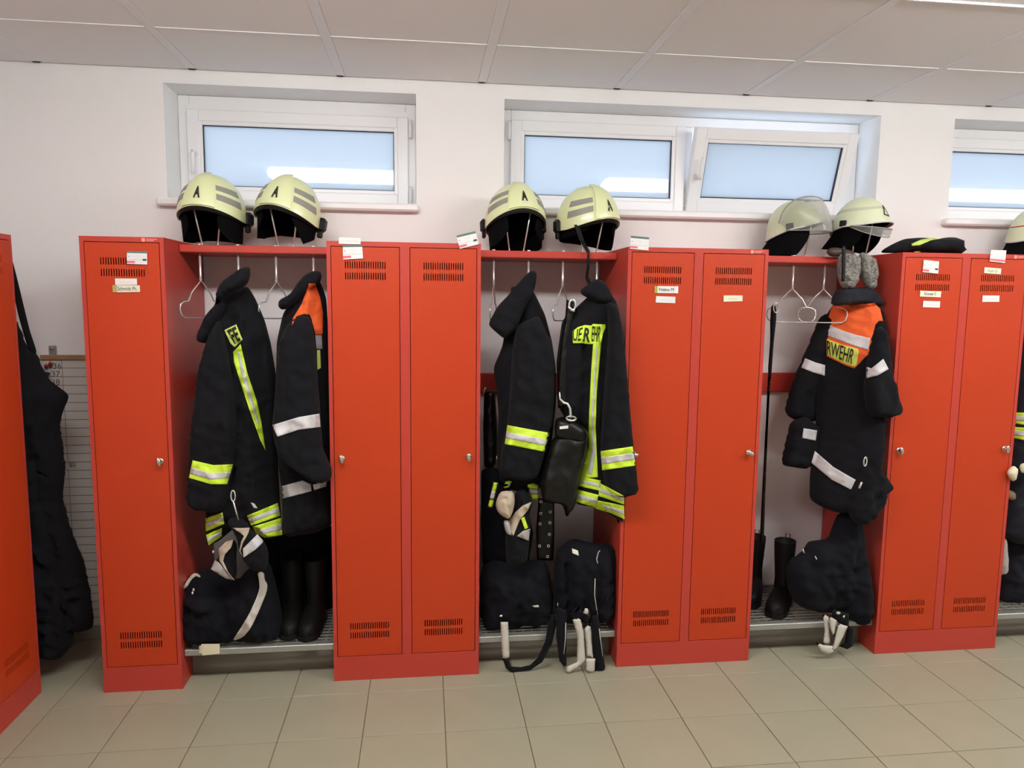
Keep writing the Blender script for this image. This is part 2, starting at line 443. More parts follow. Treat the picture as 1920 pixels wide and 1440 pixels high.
# walls
WIN = [(-.742, .341, 2.0, 2.495), (.741, 2.582, 2.0, 2.49), (2.972, 4.78, 2.0, 2.49)]
wb_ = MB(); TH = .262
xs = [XL] + [v for w in WIN for v in w[:2]] + [XR]
for k in range(0, len(xs), 2): wb_.box(xs[k], xs[k+1], YW, YW+TH, -.05, 2.75)
for a, b, c, d in WIN:
    wb_.box(a, b, YW, YW+TH, -.05, c); wb_.box(a, b, YW, YW+TH, d, 2.75)
struct(wb_.build('wall_back', M['wall'], base=False))
struct(MB().box(XL-.2, XL, YB, YW+TH, -.05, 2.75).build('wall_left', M['wall'], base=False))
struct(MB().box(XR, XR+.2, YB, YW+TH, -.05, 2.75).build('wall_right', M['wall'], base=False))
struct(MB().box(XL-.2, XR+.2, YB-.2, YB, -.05, 2.75).build('wall_front', M['wall'], base=False))
struct(MB().bbox(XL, -.9, YW-.012, YW, 0, .07, .003).build('baseboard_back', M['tile'], base=False))
# ceiling
ce = MB().box(XL, XR, YB, YW, 2.70, 2.80).build('ceiling', M['dark'], base=False); struct(ce)
CX = -1.2378; rows = [.492, -.0099]
while rows[-1] > YB+.1: rows.append(max(YB, rows[-1]-.625))
cols = [XL] + [CX+.625*i for i in range(0, 13) if CX+.625*i < XR-.05] + [XR]
HW = .019; cache = {}
for i in range(len(cols)-1):
    for j in range(len(rows)-1):
        xa = cols[i]+(HW if i else 0); xb = cols[i+1]-(HW if i < len(cols)-2 else 0)
        ya, yb = rows[j+1]+.003, rows[j]-.003
        key = (round(xb-xa, 3), round(yb-ya, 3)); c = ((xa+xb)/2, (ya+yb)/2, ZC)
        if key not in cache:
            o = MB().bbox(-(xb-xa)/2, (xb-xa)/2, -(yb-ya)/2, (yb-ya)/2, 0, .02, .002).build('ceiling_panel', M['panel'], ce, world=False)
            o.location = c; cache[key] = o.data
        else: inst(cache[key], 'ceiling_panel', ce, c)
        if j and i < len(cols)-1:
            MB().box(xa, xb, rows[j]-(.0035 if j == 2 else .0017), rows[j]+.0017, ZC-(.007 if j == 2 else .0025), ZC+.01).build('cross_tee', M['tee'], ce) if j < 4 else None
for i in range(1, len(cols)-1):
    MB().bbox(cols[i]-HW+.0003, cols[i]+HW-.0003, YB, .474, ZC-.0015, ZC+.02, .001).build('ceiling_runner', M['runner'], ce)
    MB().box(cols[i]-.016, cols[i]+.010, .475, .491, ZC-.002, ZC+.004).build('runner_end_shade', M['dark'], ce)  # near-black box paints the shade of the open gap at the runner end
# ceiling lamps
lamp_lab = ['long white fluorescent ceiling lamp mirrored in the leftmost window', 'long white fluorescent ceiling lamp mirrored in the double window',
            'long white fluorescent ceiling lamp mirrored in the window at the right edge']
k = 0
for y in (-1.42,):
    for x in (-.01, 2.52, 5.05):
        t = thing('ceiling_lamp', lamp_lab[k], 'lamp', (x, y, 2.45), group='ceiling lamps'); k += 1
        MB().bbox(-.76, .76, -.09, .09, .075, .103, .004).build('housing', M['lampbody'], t, world=False)
        MB().bbox(-.75, .75, -.10, .10, .0, .075, .02).build('diffuser', M['lamp'], t, world=False)

# ---------------------------------------------------------------- windows
def frame_boxes(mb, x0, x1, z0, z1, y0, y1, w, mi=0, b=.004):
    mb.bbox(x0, x0+w, y0, y1, z0, z1, b, mi); mb.bbox(x1-w, x1, y0, y1, z0, z1, b, mi)
    mb.bbox(x0+w-.0005, x1-w+.0005, y0, y1, z0, z0+w, b, mi); mb.bbox(x0+w-.0005, x1-w+.0005, y0, y1, z1-w, z1, b, mi)
def sash(win, x0, x1, z0, z1, yf, tilt=0.0, hinge=None, handle=None, handle_up=False):
    """sash in local coordinates, pivot at its lower front edge"""
    piv = Vector((x0, yf, z0)); w = x1-x0; h = z1-z0
    s = bpy.data.objects.new('sash', None); COL.objects.link(s); s.parent = win
    mb = MB(); frame_boxes(mb, 0, w, 0, h, 0, .05, .052); frame_boxes(mb, .046, w-.046, .046, h-.046, .006, .045, .022, b=.003)
    so = mb.build('sash_frame', M['upvc'], win, world=False); bpy.data.objects.remove(s)
    so.location = piv - worldoff(win); so.rotation_euler = (tilt, 0, 0)
    mb = MB(); frame_boxes(mb, .064, w-.064, .064, h-.064, .010, .032, .007, b=.001); mb.build('seal', M['seal'], so, world=False)
    p = MB().box(.066, w-.066, .024, .032, .066, h-.066).build('pane', M['pane'], so, world=False)
    if handle is not None:
        mb = MB(); hx, hz = handle; d = 1 if handle_up else -1
        mb.cyl((hx, 0, hz), .014, -.012, 'y', 16); mb.tube([(hx, -.010, hz), (hx, -.035, hz), (hx, -.042, hz+d*.012), (hx, -.042, hz+d*.095)], [.008, .008, .009, .0075], 10)
        hd = mb.build('handle', M['upvc'], so, world=False)
        so2 = MB().cyl((hx, -.0445, hz-d*.004), .004, -.008, 'y', 10).build('handle_lock', M['chrome'], so, world=False)
    return so
def window(n, a, b, c, d, label):
    win = bpy.data.objects.new('window_%d' % n, None); COL.objects.link(win); win.location = (a, .68, c); struct(win); win['label'] = label
    mb = MB(); frame_boxes(mb, a+.001, b-.001, c+.001, d-.001, .68, .75, .05); mb.build('window_frame', M['upvc'], win)
    mb = MB(); mb.bbox(a-.035, b+.012, .452, .70, c-.028, c+.006, .008); mb.build('window_sill', M['upvc'], win)
    return win
def hinge(win, x, z0, z1):
    MB().tube([(x, .652, z0), (x, .652, z1)], .008, 10).build('hinge', M['upvc'], win)
    return
YF = .66
w1 = window(1, *WIN[0], 'single white window with frosted pane above two helmets')
MB().box(-.70, .30, .672, .70, 2.405, 2.455).build('frame_head', M['upvc'], w1)
sash(w1, -.700, .303, 2.022, 2.43, YF, handle=(.035, .21))
hinge(w1, .312, 2.335, 2.415); hinge(w1, .312, 2.03, 2.11)
w2 = window(2, *WIN[1], 'white double window with its right sash tilted open')
MB().bbox(1.635, 1.70, .676, .745, 2.05, 2.44, .003).build('mullion', M['upvc'], w2)
sash(w2, .79, 1.662, 2.022, 2.44, YF)
hinge(w2, .781, 2.345, 2.425); hinge(w2, .781, 2.03, 2.11)
sash(w2, 1.672, 2.502, 2.028, 2.425, YF-.005, tilt=math.radians(17.5), handle=(.032, .17), handle_up=True)
w3 = window(3, *WIN[2], 'white window cut off by the right edge of the photo')
sash(w3, 2.99, 3.85, 2.022, 2.44, YF); MB().bbox(3.845, 3.90, .676, .745, 2.05, 2.44, .003).build('mullion', M['upvc'], w3)
sash(w3, 3.895, 4.74, 2.022, 2.44, YF)

# ---------------------------------------------------------------- lockers
def door_mesh(w, h, dz=0.):
    key = ('door', round(w, 4), dz)
    if key in cache: return cache[key]
    n = 18; pitch = .161/n; sw = .0039; x0 = (w-.161)/2+.002
    xs = [0.]
    for i in range(n): xs += [x0+i*pitch, x0+i*pitch+sw]
    xs.append(w); zt = 1.78-.107-.004
    rows_ = [.0745, .1015, .114, .1415, 1.545-dz, 1.572-dz, 1.588-dz, 1.615-dz]
    zs = [0.]+rows_+[h]
    mb = MB(); V = [(x, 0, z) for z in zs for x in xs]; C = len(xs); F = []
    for r in range(len(zs)-1):
        for c in range(C-1):
            if r % 2 == 1 and c % 2 == 1: continue
            F.append((r*C+c, r*C+c+1, (r+1)*C+c+1, (r+1)*C+c))
    mb.add(V, F)
    # sheet thickness inside the slots
    for r in range(1, len(zs)-1, 2):
        for c in range(1, C-1, 2):
            a, b, lo, hi = xs[c], xs[c+1], zs[r], zs[r+1]; t = .0015
            mb.add([(a, 0, lo), (a, t, lo), (a, t, hi), (a, 0, hi), (b, 0, lo), (b, t, lo), (b, t, hi), (b, 0, hi)], [(0, 1, 2, 3), (4, 7, 6, 5), (0, 4, 5, 1), (3, 2, 6, 7)])
    t = .018
    mb.add([(0, 0, 0), (w, 0, 0), (w, 0, h), (0, 0, h), (0, t, 0), (w, t, 0), (w, t, h), (0, t, h)], [(0, 4, 5, 1), (1, 5, 6, 2), (2, 6, 7, 3), (3, 7, 4, 0)])
    o = mb.build('door', M['red'], base=False); cache[key] = o.data; bpy.data.objects.remove(o); return cache[key]
def lock_mesh(ang):
    mb = MB(); mb.cyl((0, 0, 0), .0125, -.006, 'y', 18); mb.cyl((0, -.006, 0), .008, -.014, 'y', 14)
    mb.ell((0, -.023, 0), (.019, .007, .009), 14, 8, R=Matrix.Rotation(ang, 3, 'Y')); return mb
def locker(label, loc, n, locks, rotz=0.0, badge=True, dz=0.):
    W = .3*n; H = 1.8; D = .49
    t = thing('locker', label, 'locker', loc, (0, 0, rotz), 'red steel lockers')
    b = MB(); st = .015; mid = .038; th = .002; pl = .105; tr = .019
    b.box(0, st, 0, D, 0, H); b.box(W-st, W, 0, D, 0, H)
    b.box(st, W-st, 0, D, H-tr, H); b.box(st, W-st, 0, D, pl-.02, pl); b.box(st, W-st, D-.01, D, 0, H)
    b.build('body', M['red_frame'], t, world=False)
    MB().box(st, W-st, .0005, .02, 0, pl-.0005).build('plinth', M['red_frame'], t, world=False)
    ow = (W-2*st-(mid if n == 2 else 0))/n; gp = .0028; ds = []
    if n == 2: MB().box(st+ow, st+ow+mid, .0005, D-.01, pl, H-tr).build('centre_post', M['red_frame'], t, world=False)
    for i in range(n):
        x = st+i*(ow+mid)
        dd = inst(door_mesh(ow-2*gp, H-tr-pl-2*gp, dz), 'door', t, (x+gp, 0, pl+gp)); ds.append(dd)
        side, ang = locks[i]
        l = lock_mesh(ang).build('lock', M['lockmetal'], dd, world=False); l.location = ((.028 if side < 0 else ow-2*gp-.028), 0, .94-pl)
    if badge:
        mb = MB(); mb.box(W-.078, W-.066, -.0006, .0004, H-.0175, H-.004); mb.box(W-.062, W-.024, -.0006, .0004, H-.009, H-.0065); mb.box(W-.062, W-.034, -.0006, .0004, H-.0145, H-.012)
        mb.build('maker_badge', M['badge'], t, world=False)
    return t, ds
LA, DA = locker('narrow single-door red locker left of the two hung jackets', (-.9, 0, 0), 1, [(1, 1.35)])
LB, DB = locker('double-door red locker under the gap between the two windows', (0, 0, 0), 2, [(-1, 1.4), (1, 1.5)], badge=False)
LC, DC = locker('double-door red locker below the tilted-open window sash', (1.2, 0, 0), 2, [(-1, 0.0), (1, .5)])
LD, DD_ = locker('double-door red locker with a folded black hood lying on top', (2.4, 0, 0), 2, [(-1, 1.3), (1, 1.5)], dz=.013)
LE, DE = locker('red locker cut by the left photo edge, turned towards the right', (-1.15, -.57, 0), 2, [(-1, 1.4), (-1, 1.4)], PI/2, badge=False)

# printed labels and cards
def label_mesh(quad, elems, Y=-.0035, base=0):
    """quad in px TL,TR,BR,BL on the door plane; elems: ('rect',u0,v0,u1,v1,mi) | ('text',body,u0,v0,u1,v1,mi) | ('scribble',u0,v0,u1,v1,mi,seed)"""
    mb = MB(); fr = [at(*q, Y=Y) for q in quad]; bk = [p+Vector((0, .0015, 0)) for p in fr]
    mb.add(fr+bk, [(0, 3, 2, 1), (4, 5, 6, 7), (0, 1, 5, 4), (1, 2, 6, 5), (2, 3, 7, 6), (3, 0, 4, 7)], base)
    def P(u, v, k=.0006): return at(*bil(quad, u, v), Y=Y-k)
    for e in elems:
        if e[0] == 'rect':
            _, a, b, c, d, mi = e; mb.add([P(a, b), P(c, b), P(c, d), P(a, d)], [(0, 1, 2, 3)], mi)
        elif e[0] == 'text':
            _, body, a, b, c, d, mi = e; v, f = text_geo(body, .0); mb.add([P(a+(c-a)*x, b+(d-b)*y, .001) for x, y in v], f, mi)
        else:
            _, a, b, c, d, mi, sd = e; rr = random.Random(sd); n = 22; w = (d-b)*.13
            up = [b+(d-b)*(rr.random()*.8 if i % 2 else .2*rr.random()) for i in range(n)]
            for i in range(n-1):
                if rr.random() < .12: continue
                u0, u1 = a+(c-a)*i/(n-1), a+(c-a)*(i+1)/(n-1)
                mb.add([P(u0, up[i]), P(u1, up[i+1]), P(u1, up[i+1]+w), P(u0, up[i]+w)], [(0, 1, 2, 3)], mi)
    return mb
LM = [M['paper'], M['ink'], M['pinkink'], M['pink'], M['bar'], M['green'], M['grey'], M['cream'], M['tan'], M['olive']]
def sticker(quad, elems, parent, base=0, label=None): return label_mesh(quad, elems, base=base).build('name_label', LM, parent, label=label)
def rq(x0, y0, x1, y1, s=0): return [(x0, y0), (x1, y0+s), (x1, y1+s), (x0, y1)]
pk = lambda sd: [('scribble', .2, .3, .85, .7, 2, sd)]
sticker([(215.5, 522), (256.5, 522.3), (257, 534), (216, 534)], pk(1), DA[0], label='white label with faint pink handwriting')
sticker([(210.5, 534.3), (262, 535), (262.5, 547.5), (211.5, 548)], [('rect', 0, 0, .16, 1, 8), ('text', 'Schmidt Ph.', .18, .22, .90, .78, 1)], DA[0], 7, 'cream label with printed surname')
sticker([(636, 445), (676, 446), (676, 458), (635, 457)], [('scribble', .1, .3, .9, .7, 2, 5)], LB, label='white label over the top edge')
sticker([(1228, 536.3), (1272, 536.8), (1271.5, 550), (1227.5, 549.3)], [('rect', 0, 0, .12, 1, 9), ('rect', .03, 0, .045, 1, 1), ('rect', .075, 0, .09, 1, 1), ('text', 'Friebus M', .18, .3, .80, .75, 1)], DC[0], 0, 'white label with yellow stripes and printed name')
sticker([(1230.5, 555), (1266.5, 556.5), (1266, 568.5), (1229.5, 567.2)], pk(2), DC[0], label='white label with faint pink handwriting')
sticker([(1357, 554), (1392.5, 554), (1392, 564.8), (1356.7, 565.8)], [('scribble', .27, .35, .74, .6, 1, 9), ('rect', 0, 0, .05, 1, 7), ('rect', .95, 0, 1, 1, 7)], DC[1], 7, 'small cream label with fine print')
sticker([(1725.7, 545), (1765, 546.5), (1763.8, 557.5), (1725, 556)], [('text', 'Stanei f', .2, .3, .75, .8, 1)], DD_[0], 7, 'cream label with printed name')
sticker([(1731.5, 564), (1763, 565), (1762, 577), (1730.5, 576)], pk(3), DD_[0], label='white label with faint pink handwriting')
sticker([(1846.5, 501), (1877.5, 503.5), (1876.5, 514.5), (1845, 512)], [('text', 'Stahl G', .2, .25, .78, .75, 6)], DD_[1], 7, 'cream label with grey printed name')
sticker([(1843, 554), (1874, 554.2), (1873.5, 566), (1842, 566)], pk(4), DD_[1], label='white label with faint pink handwriting')
def idcard(quad, label, pinkw=.4, top=4, greenblk=True, Y=-.006):
    el = [('scribble', .32, .60, .66, .68, 6, 11), ('scribble', .40, .44, .60, .52, 6, 12), ('scribble', .80, .56, .98, .62, 6, 13), ('rect', .06, .56, .12, .62, 6), ('rect', .05, .33, .97, .345, 6),
          ('rect', 0, .08, pinkw, .24, 3)]
    if top is not None: el.append(('rect', 0, .84, 1, 1, top))
    if greenblk: el.append(('rect', .78, .27, .97, .42, 5))
    label_mesh(quad, el, Y).build('name_card', LM, label=label, cat='card', group='magnetic name cards on the lockers')
idcard([(238, 470.5), (275.5, 471), (276, 496), (237.7, 494.7)], 'white name card with grey bar on the single locker door')
idcard([(642.5, 459), (679, 458.7), (680.8, 484.5), (643.5, 486.7)], 'white name card at the top of the left door of the locker between windows', greenblk=False)
idcard([(856, 441.5), (891.5, 433.3), (897.5, 458), (862, 466.5)], 'tilted white name card on the upper right corner of a locker')
idcard([(1183, 442), (1217, 445), (1216, 469.5), (1181.5, 466.5)], 'white name card standing up on the upper left corner of a locker', greenblk=False)
idcard([(1732.3, 487.2), (1761, 490.3), (1759, 513), (1730, 510)], 'white name card with pink corner just above a ventilation grille', top=None)
idcard([(1858.5, 468.5), (1887, 469.5), (1884.5, 493), (1855.5, 490)], 'white name card with full pink line beneath the rightmost helmet', pinkw=1.0, top=None, greenblk=False)

# ---------------------------------------------------------------- racks and benches
SH0, SH1, SHY = 1.757, 1.787, .17
HK = (.07, .22, .37, .52)
def hanger_pts(c, yaw, w=1.0):
    prof = [(0, 0), (.045, -.048), (.062, -.083), (.085, -.086), (.100, -.096), (.104, -.118), (.098, -.138), (.082, -.150)]
    pts = [(x*w, z) for x, z in prof]+[(0, -.152)]+[(-x*w, z) for x, z in prof[:0:-1]]
    return [(c[0]+x*math.cos(yaw), c[1]+x*math.sin(yaw), c[2]+z) for x, z in pts]
def rack(x0, label, hangers, holders):
    t = thing('coat_rack', label, 'coat rack', (x0+.3, .33, SH0))
    MB().bbox(x0+.001, x0+.599, SHY, .499, SH0, SH1, .003).build('shelf_board', M['red_frame'], t)
    for k, hx in enumerate(HK):
        x = x0+hx; mb = MB(); yy = .205
        mb.tube([(x, yy, SH0), (x, yy, 1.662), (x, yy, 1.648)], [.0048, .0048, .0065], 8); mb.ell((x, yy, 1.648), (.0065, .0065, .0065), 8, 6)
        mb.cyl((x, yy, SH1), .008, .006, 'z', 10)
        if hangers[k] is not None: mb.tube(hanger_pts((x, yy, 1.645), hangers[k]), .0031, 6, closed=True)
        mb.build('hanger_hook', M['chrome'], t)
    for hx, hy, s in holders:
        mb = MB(); p = [(-.03, -.02, 0), (-.06*s, -.045, .19), (-.045*s, .02, .225), (0, .06, .235), (.045*s, .02, .225), (.06*s, -.045, .19), (.03, -.02, 0)]
        mb.tube([(hx+a, hy+b, SH1+c) for a, b, c in p], .0035, 8)
        mb.cyl((hx-.03, hy-.02, SH1), .009, .005, 'z', 10); mb.cyl((hx+.03, hy-.02, SH1), .009, .005, 'z', 10)
        mb.build('helmet_holder', M['chrome'], t)
    return t
HP = [at(400, 450, Y=.31).x, at(540, 450, Y=.31).x, at(966, 450, Y=.31).x, at(1101, 450, Y=.31).x, at(1490, 450, Y=.33).x, at(1612, 450, Y=.26).x, 3.19]
rack(-.6, 'red hat shelf with chrome hooks between the single and first double locker', (.98, None, 1.0, None), [(HP[0], .28, 1), (HP[1], .28, 1)])
rack(.6, 'red hat shelf with chrome hooks beneath the two helmets of the middle bay', (1.35, None, 1.0, None), [(HP[2], .28, 1), (HP[3], .28, 1)])
rack(1.8, 'red hat shelf with bare chrome hangers beneath the visor helmet', (1.0, -.45, -.6, None), [(HP[4], .31, .8), (HP[5]-.012, .26, .8)])
rack(3.0, 'red hat shelf right of the last double locker, cut by the photo edge', (None, None, None, None), [(HP[6]+.12, .31, 1)])
def bench(x0, label):
    t = thing('bench_shelf', label, 'bench', (x0+.3, .25, 0)); z = .150
    MB().bbox(x0+.002, x0+.598, .028, .048, z-.026, z, .002).build('front_rail', M['steel'], t)
    mb = MB(); mb.box(x0+.002, x0+.02, .048, .49, z-.024, z-.004); mb.box(x0+.58, x0+.598, .048, .49, z-.024, z-.004); mb.box(x0+.02, x0+.58, .47, .49, z-.024, z-.004)
    mb.build('side_rail', M['steel'], t)
    mb = MB()
    for i in range(15): y = .062+i*.029; mb.box(x0+.018, x0+.582, y-.0028, y+.0028, z-.007, z-.001)
    for i in range(14): x = x0+.04+i*.04; mb.box(x-.002, x+.002, .045, .475, z-.012, z-.0055)
    mb.build('wire_grid', M['steel'], t)
    MB().box(x0+.002, x0+.598, .125, .15, 0, z-.027).build('plinth_board', M['plinth'], t)
    return t
bench(-.6, 'grey wire mesh bench carrying the boots right of the single locker')
bench(.6, 'grey wire mesh bench of the middle bay with two strapped bundles')
bench(1.8, 'grey wire mesh bench below the jacket with the orange yoke and grey socks')
bench(3.0, 'grey wire mesh bench sliver at the right photo edge')
for x0, lab in ((-.6, 'red wall rail behind the two jackets beside the single locker'), (.6, 'red wall rail showing left of the middle jacket'), (1.8, 'red wall rail showing beside the hanging black strap'), (3.0, 'red wall rail behind the gear at the right photo edge')):
    MB().bbox(x0+.001, x0+.599, .47, .499, 1.140, 1.236, .004).build('wall_rail', M['red_frame'], label=lab, cat='rail')

# ---------------------------------------------------------------- wall chart at the left
t = thing('wall_chart', 'ruled paper chart with numbered rows behind the hanging dungarees', 'chart', (-1.1, .49, .02))
x0, x1, z0, z1 = -1.30, -.92, .02, 1.298
MB().box(x0, x1, .490, .495, z0, z1).build('sheet', M['chart'], t)
MB().bbox(x0, x1, .482, .499, z1-.002, z1+.02, .002).build('wooden_strip', M['wood'], t)
mb = MB()
zz = z1-.038
while zz > z0+.02: mb.box(x0+.02, x1, .4892, .4905, zz-.0011, zz+.0011); zz -= .0385
for u in (310, 383):
    p = at(u*.3055, 420+900*.3055, Y=.49); mb.box(p.x-.0007, p.x+.0007, .4892, .4905, z0, z1)
mb.build('ruled_lines', M['line'], t)
for n, (cx, cy) in (('36', (352, 872)), ('37', (343, 920)), ('38', (342, 970))):
    v, f = text_geo(n, 0); c = at(cx*.3055, 420+cy*.3055, Y=.489); w, h = .034, .025
    MB().add([(c.x+(a-.5)*w, .4888, c.z+(b-.5)*h) for a, b in v], f).build('number', M['line'], t)
for (cx, cy), m, lab in (((310, 858), 'pinred', 'dark red drawing pin at the top of the wall chart, upper one'), ((285, 872), 'pinred', 'dark red drawing pin at the top of the wall chart, lower one'), ((292, 918), 'pinblue', 'dark blue drawing pin on the wall chart')):
    p = at(cx*.3055, 420+cy*.3055, Y=.47); mb = MB(); mb.cyl((p.x, .4885, p.z), .002, -.01, 'y', 8); mb.cyl((p.x, .48, p.z), .006, -.012, 'y', 12, r2=.009)
    mb.build('drawing_pin', M[m], label=lab, cat='pin', group='drawing pins on the wall chart')
p = at(97.5, 658, Y=.485); mb = MB()
mb.bbox(p.x-.015, p.x+.015, .486, .4985, p.z-.022, p.z+.024, .003); mb.cyl((p.x, .486, p.z+.012), .006, -.004, 'y', 12)
mb.build('chart_hanger', M['steel'], t, label='metal hanging bracket')
p = at(137, 871, Y=.48); MB().tube([(p.x-.012, .488, p.z-.012), (p.x-.010, .475, p.z+.008), (p.x+.012, .470, p.z+.008), (p.x+.012, .470, p.z-.004)], .003, 8).build('wire_hook', M['steel'], label='small wire hook on the ruled wall chart', cat='hook')

# ---------------------------------------------------------------- helmets
class Dome:
    def __init__(s, rx, ry, H, front, side, back, crest=.012, flare=0.0, pw=.92):
        s.rx, s.ry, s.H, s.fr, s.sd, s.bk, s.crest, s.flare, s.pw = rx, ry, H, front, side, back, crest, flare, pw
    def rim(s, th):
        c = math.cos(th); return s.sd + ((s.fr-s.sd)*abs(c)**1.5 if c > 0 else (s.bk-s.sd)*abs(c)**1.5)
    def __call__(s, th, t, off=0.0):
        zr = s.rim(th); am = math.acos(max(-1, min(1, zr/s.H))) if zr > 0 else PI/2 - zr/s.H
        a = t*am
        if a <= PI/2: r = max(0., math.sin(a))**s.pw; z = s.H*math.cos(a)
        else: r = 1.0; z = -(a-PI/2)*s.H
        x = s.rx*r*math.sin(th); y = -s.ry*r*math.cos(th)
        cb = s.crest*math.exp(-(x/.028)**2)*max(0, min(1, (s.H*1.0-0)*1))*max(0, z/s.H) if s.crest else 0
        fl = s.flare*max(0, (t-.82)/.18)**2 if t > .82 else 0
        n = Vector((x/s.rx**2, y/s.ry**2, max(z, 0)/s.H**2 + 1e-4)).normalized()
        p = Vector((x, y, z)) + n*(off+cb)
        hor = Vector((x, y, 0)); 
        if hor.length > 1e-5: p += hor.normalized()*fl*(1 if math.cos(th) > -.3 else .4)
        return p
def shell_grid(D, th0, th1, t0, t1, nth, nt, off=0., wrap=False):
    return [[D(th0+(th1-th0)*j/nth, t0+(t1-t0)*i/nt, off) for j in range(nth+1)] for i in range(nt+1)]
def solid_patch(mb, D, th0, th1, t0, t1, nth, nt, off, inset=None, mi=0, taper=None):
    """patch standing proud of the dome with closed edges"""
    def gr(o):
        R = []
        for i in range(nt+1):
            t = t0+(t1-t0)*i/nt; k = 1 if taper is None else taper(i/nt)
            R.append([D((th0+th1)/2+((th1-th0)*(j/nth-.5))*k, t, o) for j in range(nth+1)])
        return R
    A = gr(off); B = gr(off-.006 if inset is None else inset)
    mb.grid(A, mi)
    edge = lambda a, b: mb.grid([a, b], mi, False)
    edge(A[0], B[0]); edge(B[-1], A[-1]); edge([r[0] for r in B], [r[0] for r in A]); edge([r[-1] for r in A], [r[-1] for r in B])
ZB = .107
def up(D):
    class S:
        pass
    def f(th, t, off=0.0): return D(th, t, off)+Vector((0, 0, ZB))
    f.rim = D.rim; return f
def helmet(label, x, y, yaw, roll=0., pitch=0., dz=0., strap=False, broken=False, ng=(.9, 1, 1, .8, .75, .8, 1, 1, .9), gseed=1):
    D0 = Dome(.134, .155, .176, .034, -.014, -.034); D = up(D0)
    t = thing('fire_helmet', label, 'helmet', (x, y, SH1+.001+dz), group='luminous yellow helmets with front plate')
    t.rotation_euler = Matrix.Rotation(yaw, 3, 'Z').to_4x4().to_euler()
    R = Matrix.Rotation(yaw, 4, 'Z') @ Matrix.Translation((0, 0, ZB)) @ Matrix.Rotation(roll, 4, 'Y') @ Matrix.Rotation(pitch, 4, 'X') @ Matrix.Translation((0, 0, -ZB))
    t.matrix_world = Matrix.Translation((x, y, SH1+.001+dz)) @ R
    B = lambda mb, n, m, p=t, **k: mb.build(n, M[m] if isinstance(m, str) else m, p, world=False, **k)
    mb = MB(); mb.grid(shell_grid(D, -PI, PI, .0, 1, 64, 22)); mb.grid([[D(-PI+2*PI*j/64, 1, 0) for j in range(65)], [D(-PI+2*PI*j/64, 1, -.006)+Vector((0, 0, .001)) for j in range(65)]]); sh = B(mb, 'shell', 'lume')
    mb = MB(); solid_patch(mb, D, -.50, .50, .06, .985, 16, 18, .0075, 0.0, taper=lambda k: .80+.20*k); fp = B(mb, 'front_plate', 'lume')
    v, f = text_geo('A', .05); v, f = subdiv(v, f, 2); LD_ = []
    for a, b in v:
        th = (a-.5)*.19; tt = .885-b*.215; LD_.append(D(th, tt, .0105))
    if broken:
        v2 = LD_; f = [q for q in f if not (sum(v[i][0] for i in q)/len(q) < .62 and .30 < sum(v[i][1] for i in q)/len(q) < .42)]
    MB().add(LD_, [q[::1] for q in f]).build('letter', M['ink'], fp, world=False)
    for s in (-1, 1):
        for ta, tb in ((.56, .665), (.735, .84)):
            mb = MB(); a, b = (.56, 1.42) if s > 0 else (-1.42, -.56); solid_patch(mb, D, a, b, ta, tb, 16, 3, .0016, .0); B(mb, 'reflective_stripe', 'hstripe')
        p = D(s*1.85, .93, .0); mb = MB(); mb.bbox(p.x-.014+s*.004, p.x+.014+s*.010, p.y-.022, p.y+.026, p.z-.030, p.z+.030, .011)
        mb.bbox(p.x-.009+s*.003, p.x+.009+s*.006, p.y-.012, p.y+.012, p.z-.056, p.z-.024, .005); B(mb, 'lamp_adapter', 'black')
    # dark rim with the retracted visor edge
    mb = MB(); n = 40; r0, r1, r2 = [], [], []
    for j in range(n+1):
        th = -1.45+2.9*j/n; p = D(th, 1, -.002); q = D(th, 1, -.010); r0.append(p+Vector((0, 0, .003))); r1.append(p+Vector((0, 0, -.004))); r2.append(q+Vector((0, 0, -.016*math.cos(th*.9))))
    mb.grid([r0, r1, r2]); B(mb, 'visor_edge', 'black')
    mb = MB(); mb.grid(shell_grid(D, -PI, PI, .0, .99, 40, 10, -.014)); B(mb, 'liner', 'liner')
    # neck and ear guard
    mb = MB(); rowsA = []; n = 48
    for i in range(7):
        k = i/6; row = []
        for j in range(n+1):
            th = .62+(2*PI-1.24)*j/n; e = max(0., min(1, (j/n)/.12, (1-j/n)/.12))**.6
            p = D(th, 1, -.012)
            back = (1-math.cos(th))/2
            wav = .5+.5*noise.noise(Vector((th*1.6, gseed, .3)))
            gi = j/n*(len(ng)-1); g0 = min(int(gi), len(ng)-2); gd = ng[g0]+(ng[g0+1]-ng[g0])*(gi-g0)
            dep = (p.z-.004)*min(1., gd+.10*(wav-.5))
            sc = 1-.16*k*(1-back)+.02*math.sin(th*5+gseed)*k
            row.append(Vector((p.x*sc, p.y*sc, p.z+.025*(1-k)-dep*k*(.5+.5*e))))
        rowsA.append(row)
    mb.grid(rowsA); mb.grid([[q*.985 for q in r] for r in rowsA][::-1]); B(mb, 'neck_guard', 'liner')
    if strap:
        mb = MB(); P = [(-.118, -.075, .115), (-.114, -.105, .05), (-.108, -.145, .0), (-.116, -.155, -.06), (-.118, -.150, -.105), (-.104, -.152, -.135)]
        for q0, q1, ww in zip(P[:-1], P[1:], (.012, .010, .006, .006, .009)):
            a, b = Vector(q0), Vector(q1); mb.add([a+Vector((-ww, 0, 0)), a+Vector((ww, 0, 0)), b+Vector((ww, 0, 0)), b+Vector((-ww, 0, 0)), a+Vector((-ww, .004, 0)), a+Vector((ww, .004, 0)), b+Vector((ww, .004, 0)), b+Vector((-ww, .004, 0))],
                [(0, 3, 2, 1), (4, 5, 6, 7), (0, 1, 5, 4), (1, 2, 6, 5), (2, 3, 7, 6), (3, 0, 4, 7)])
        B(mb, 'chin_strap', 'black')
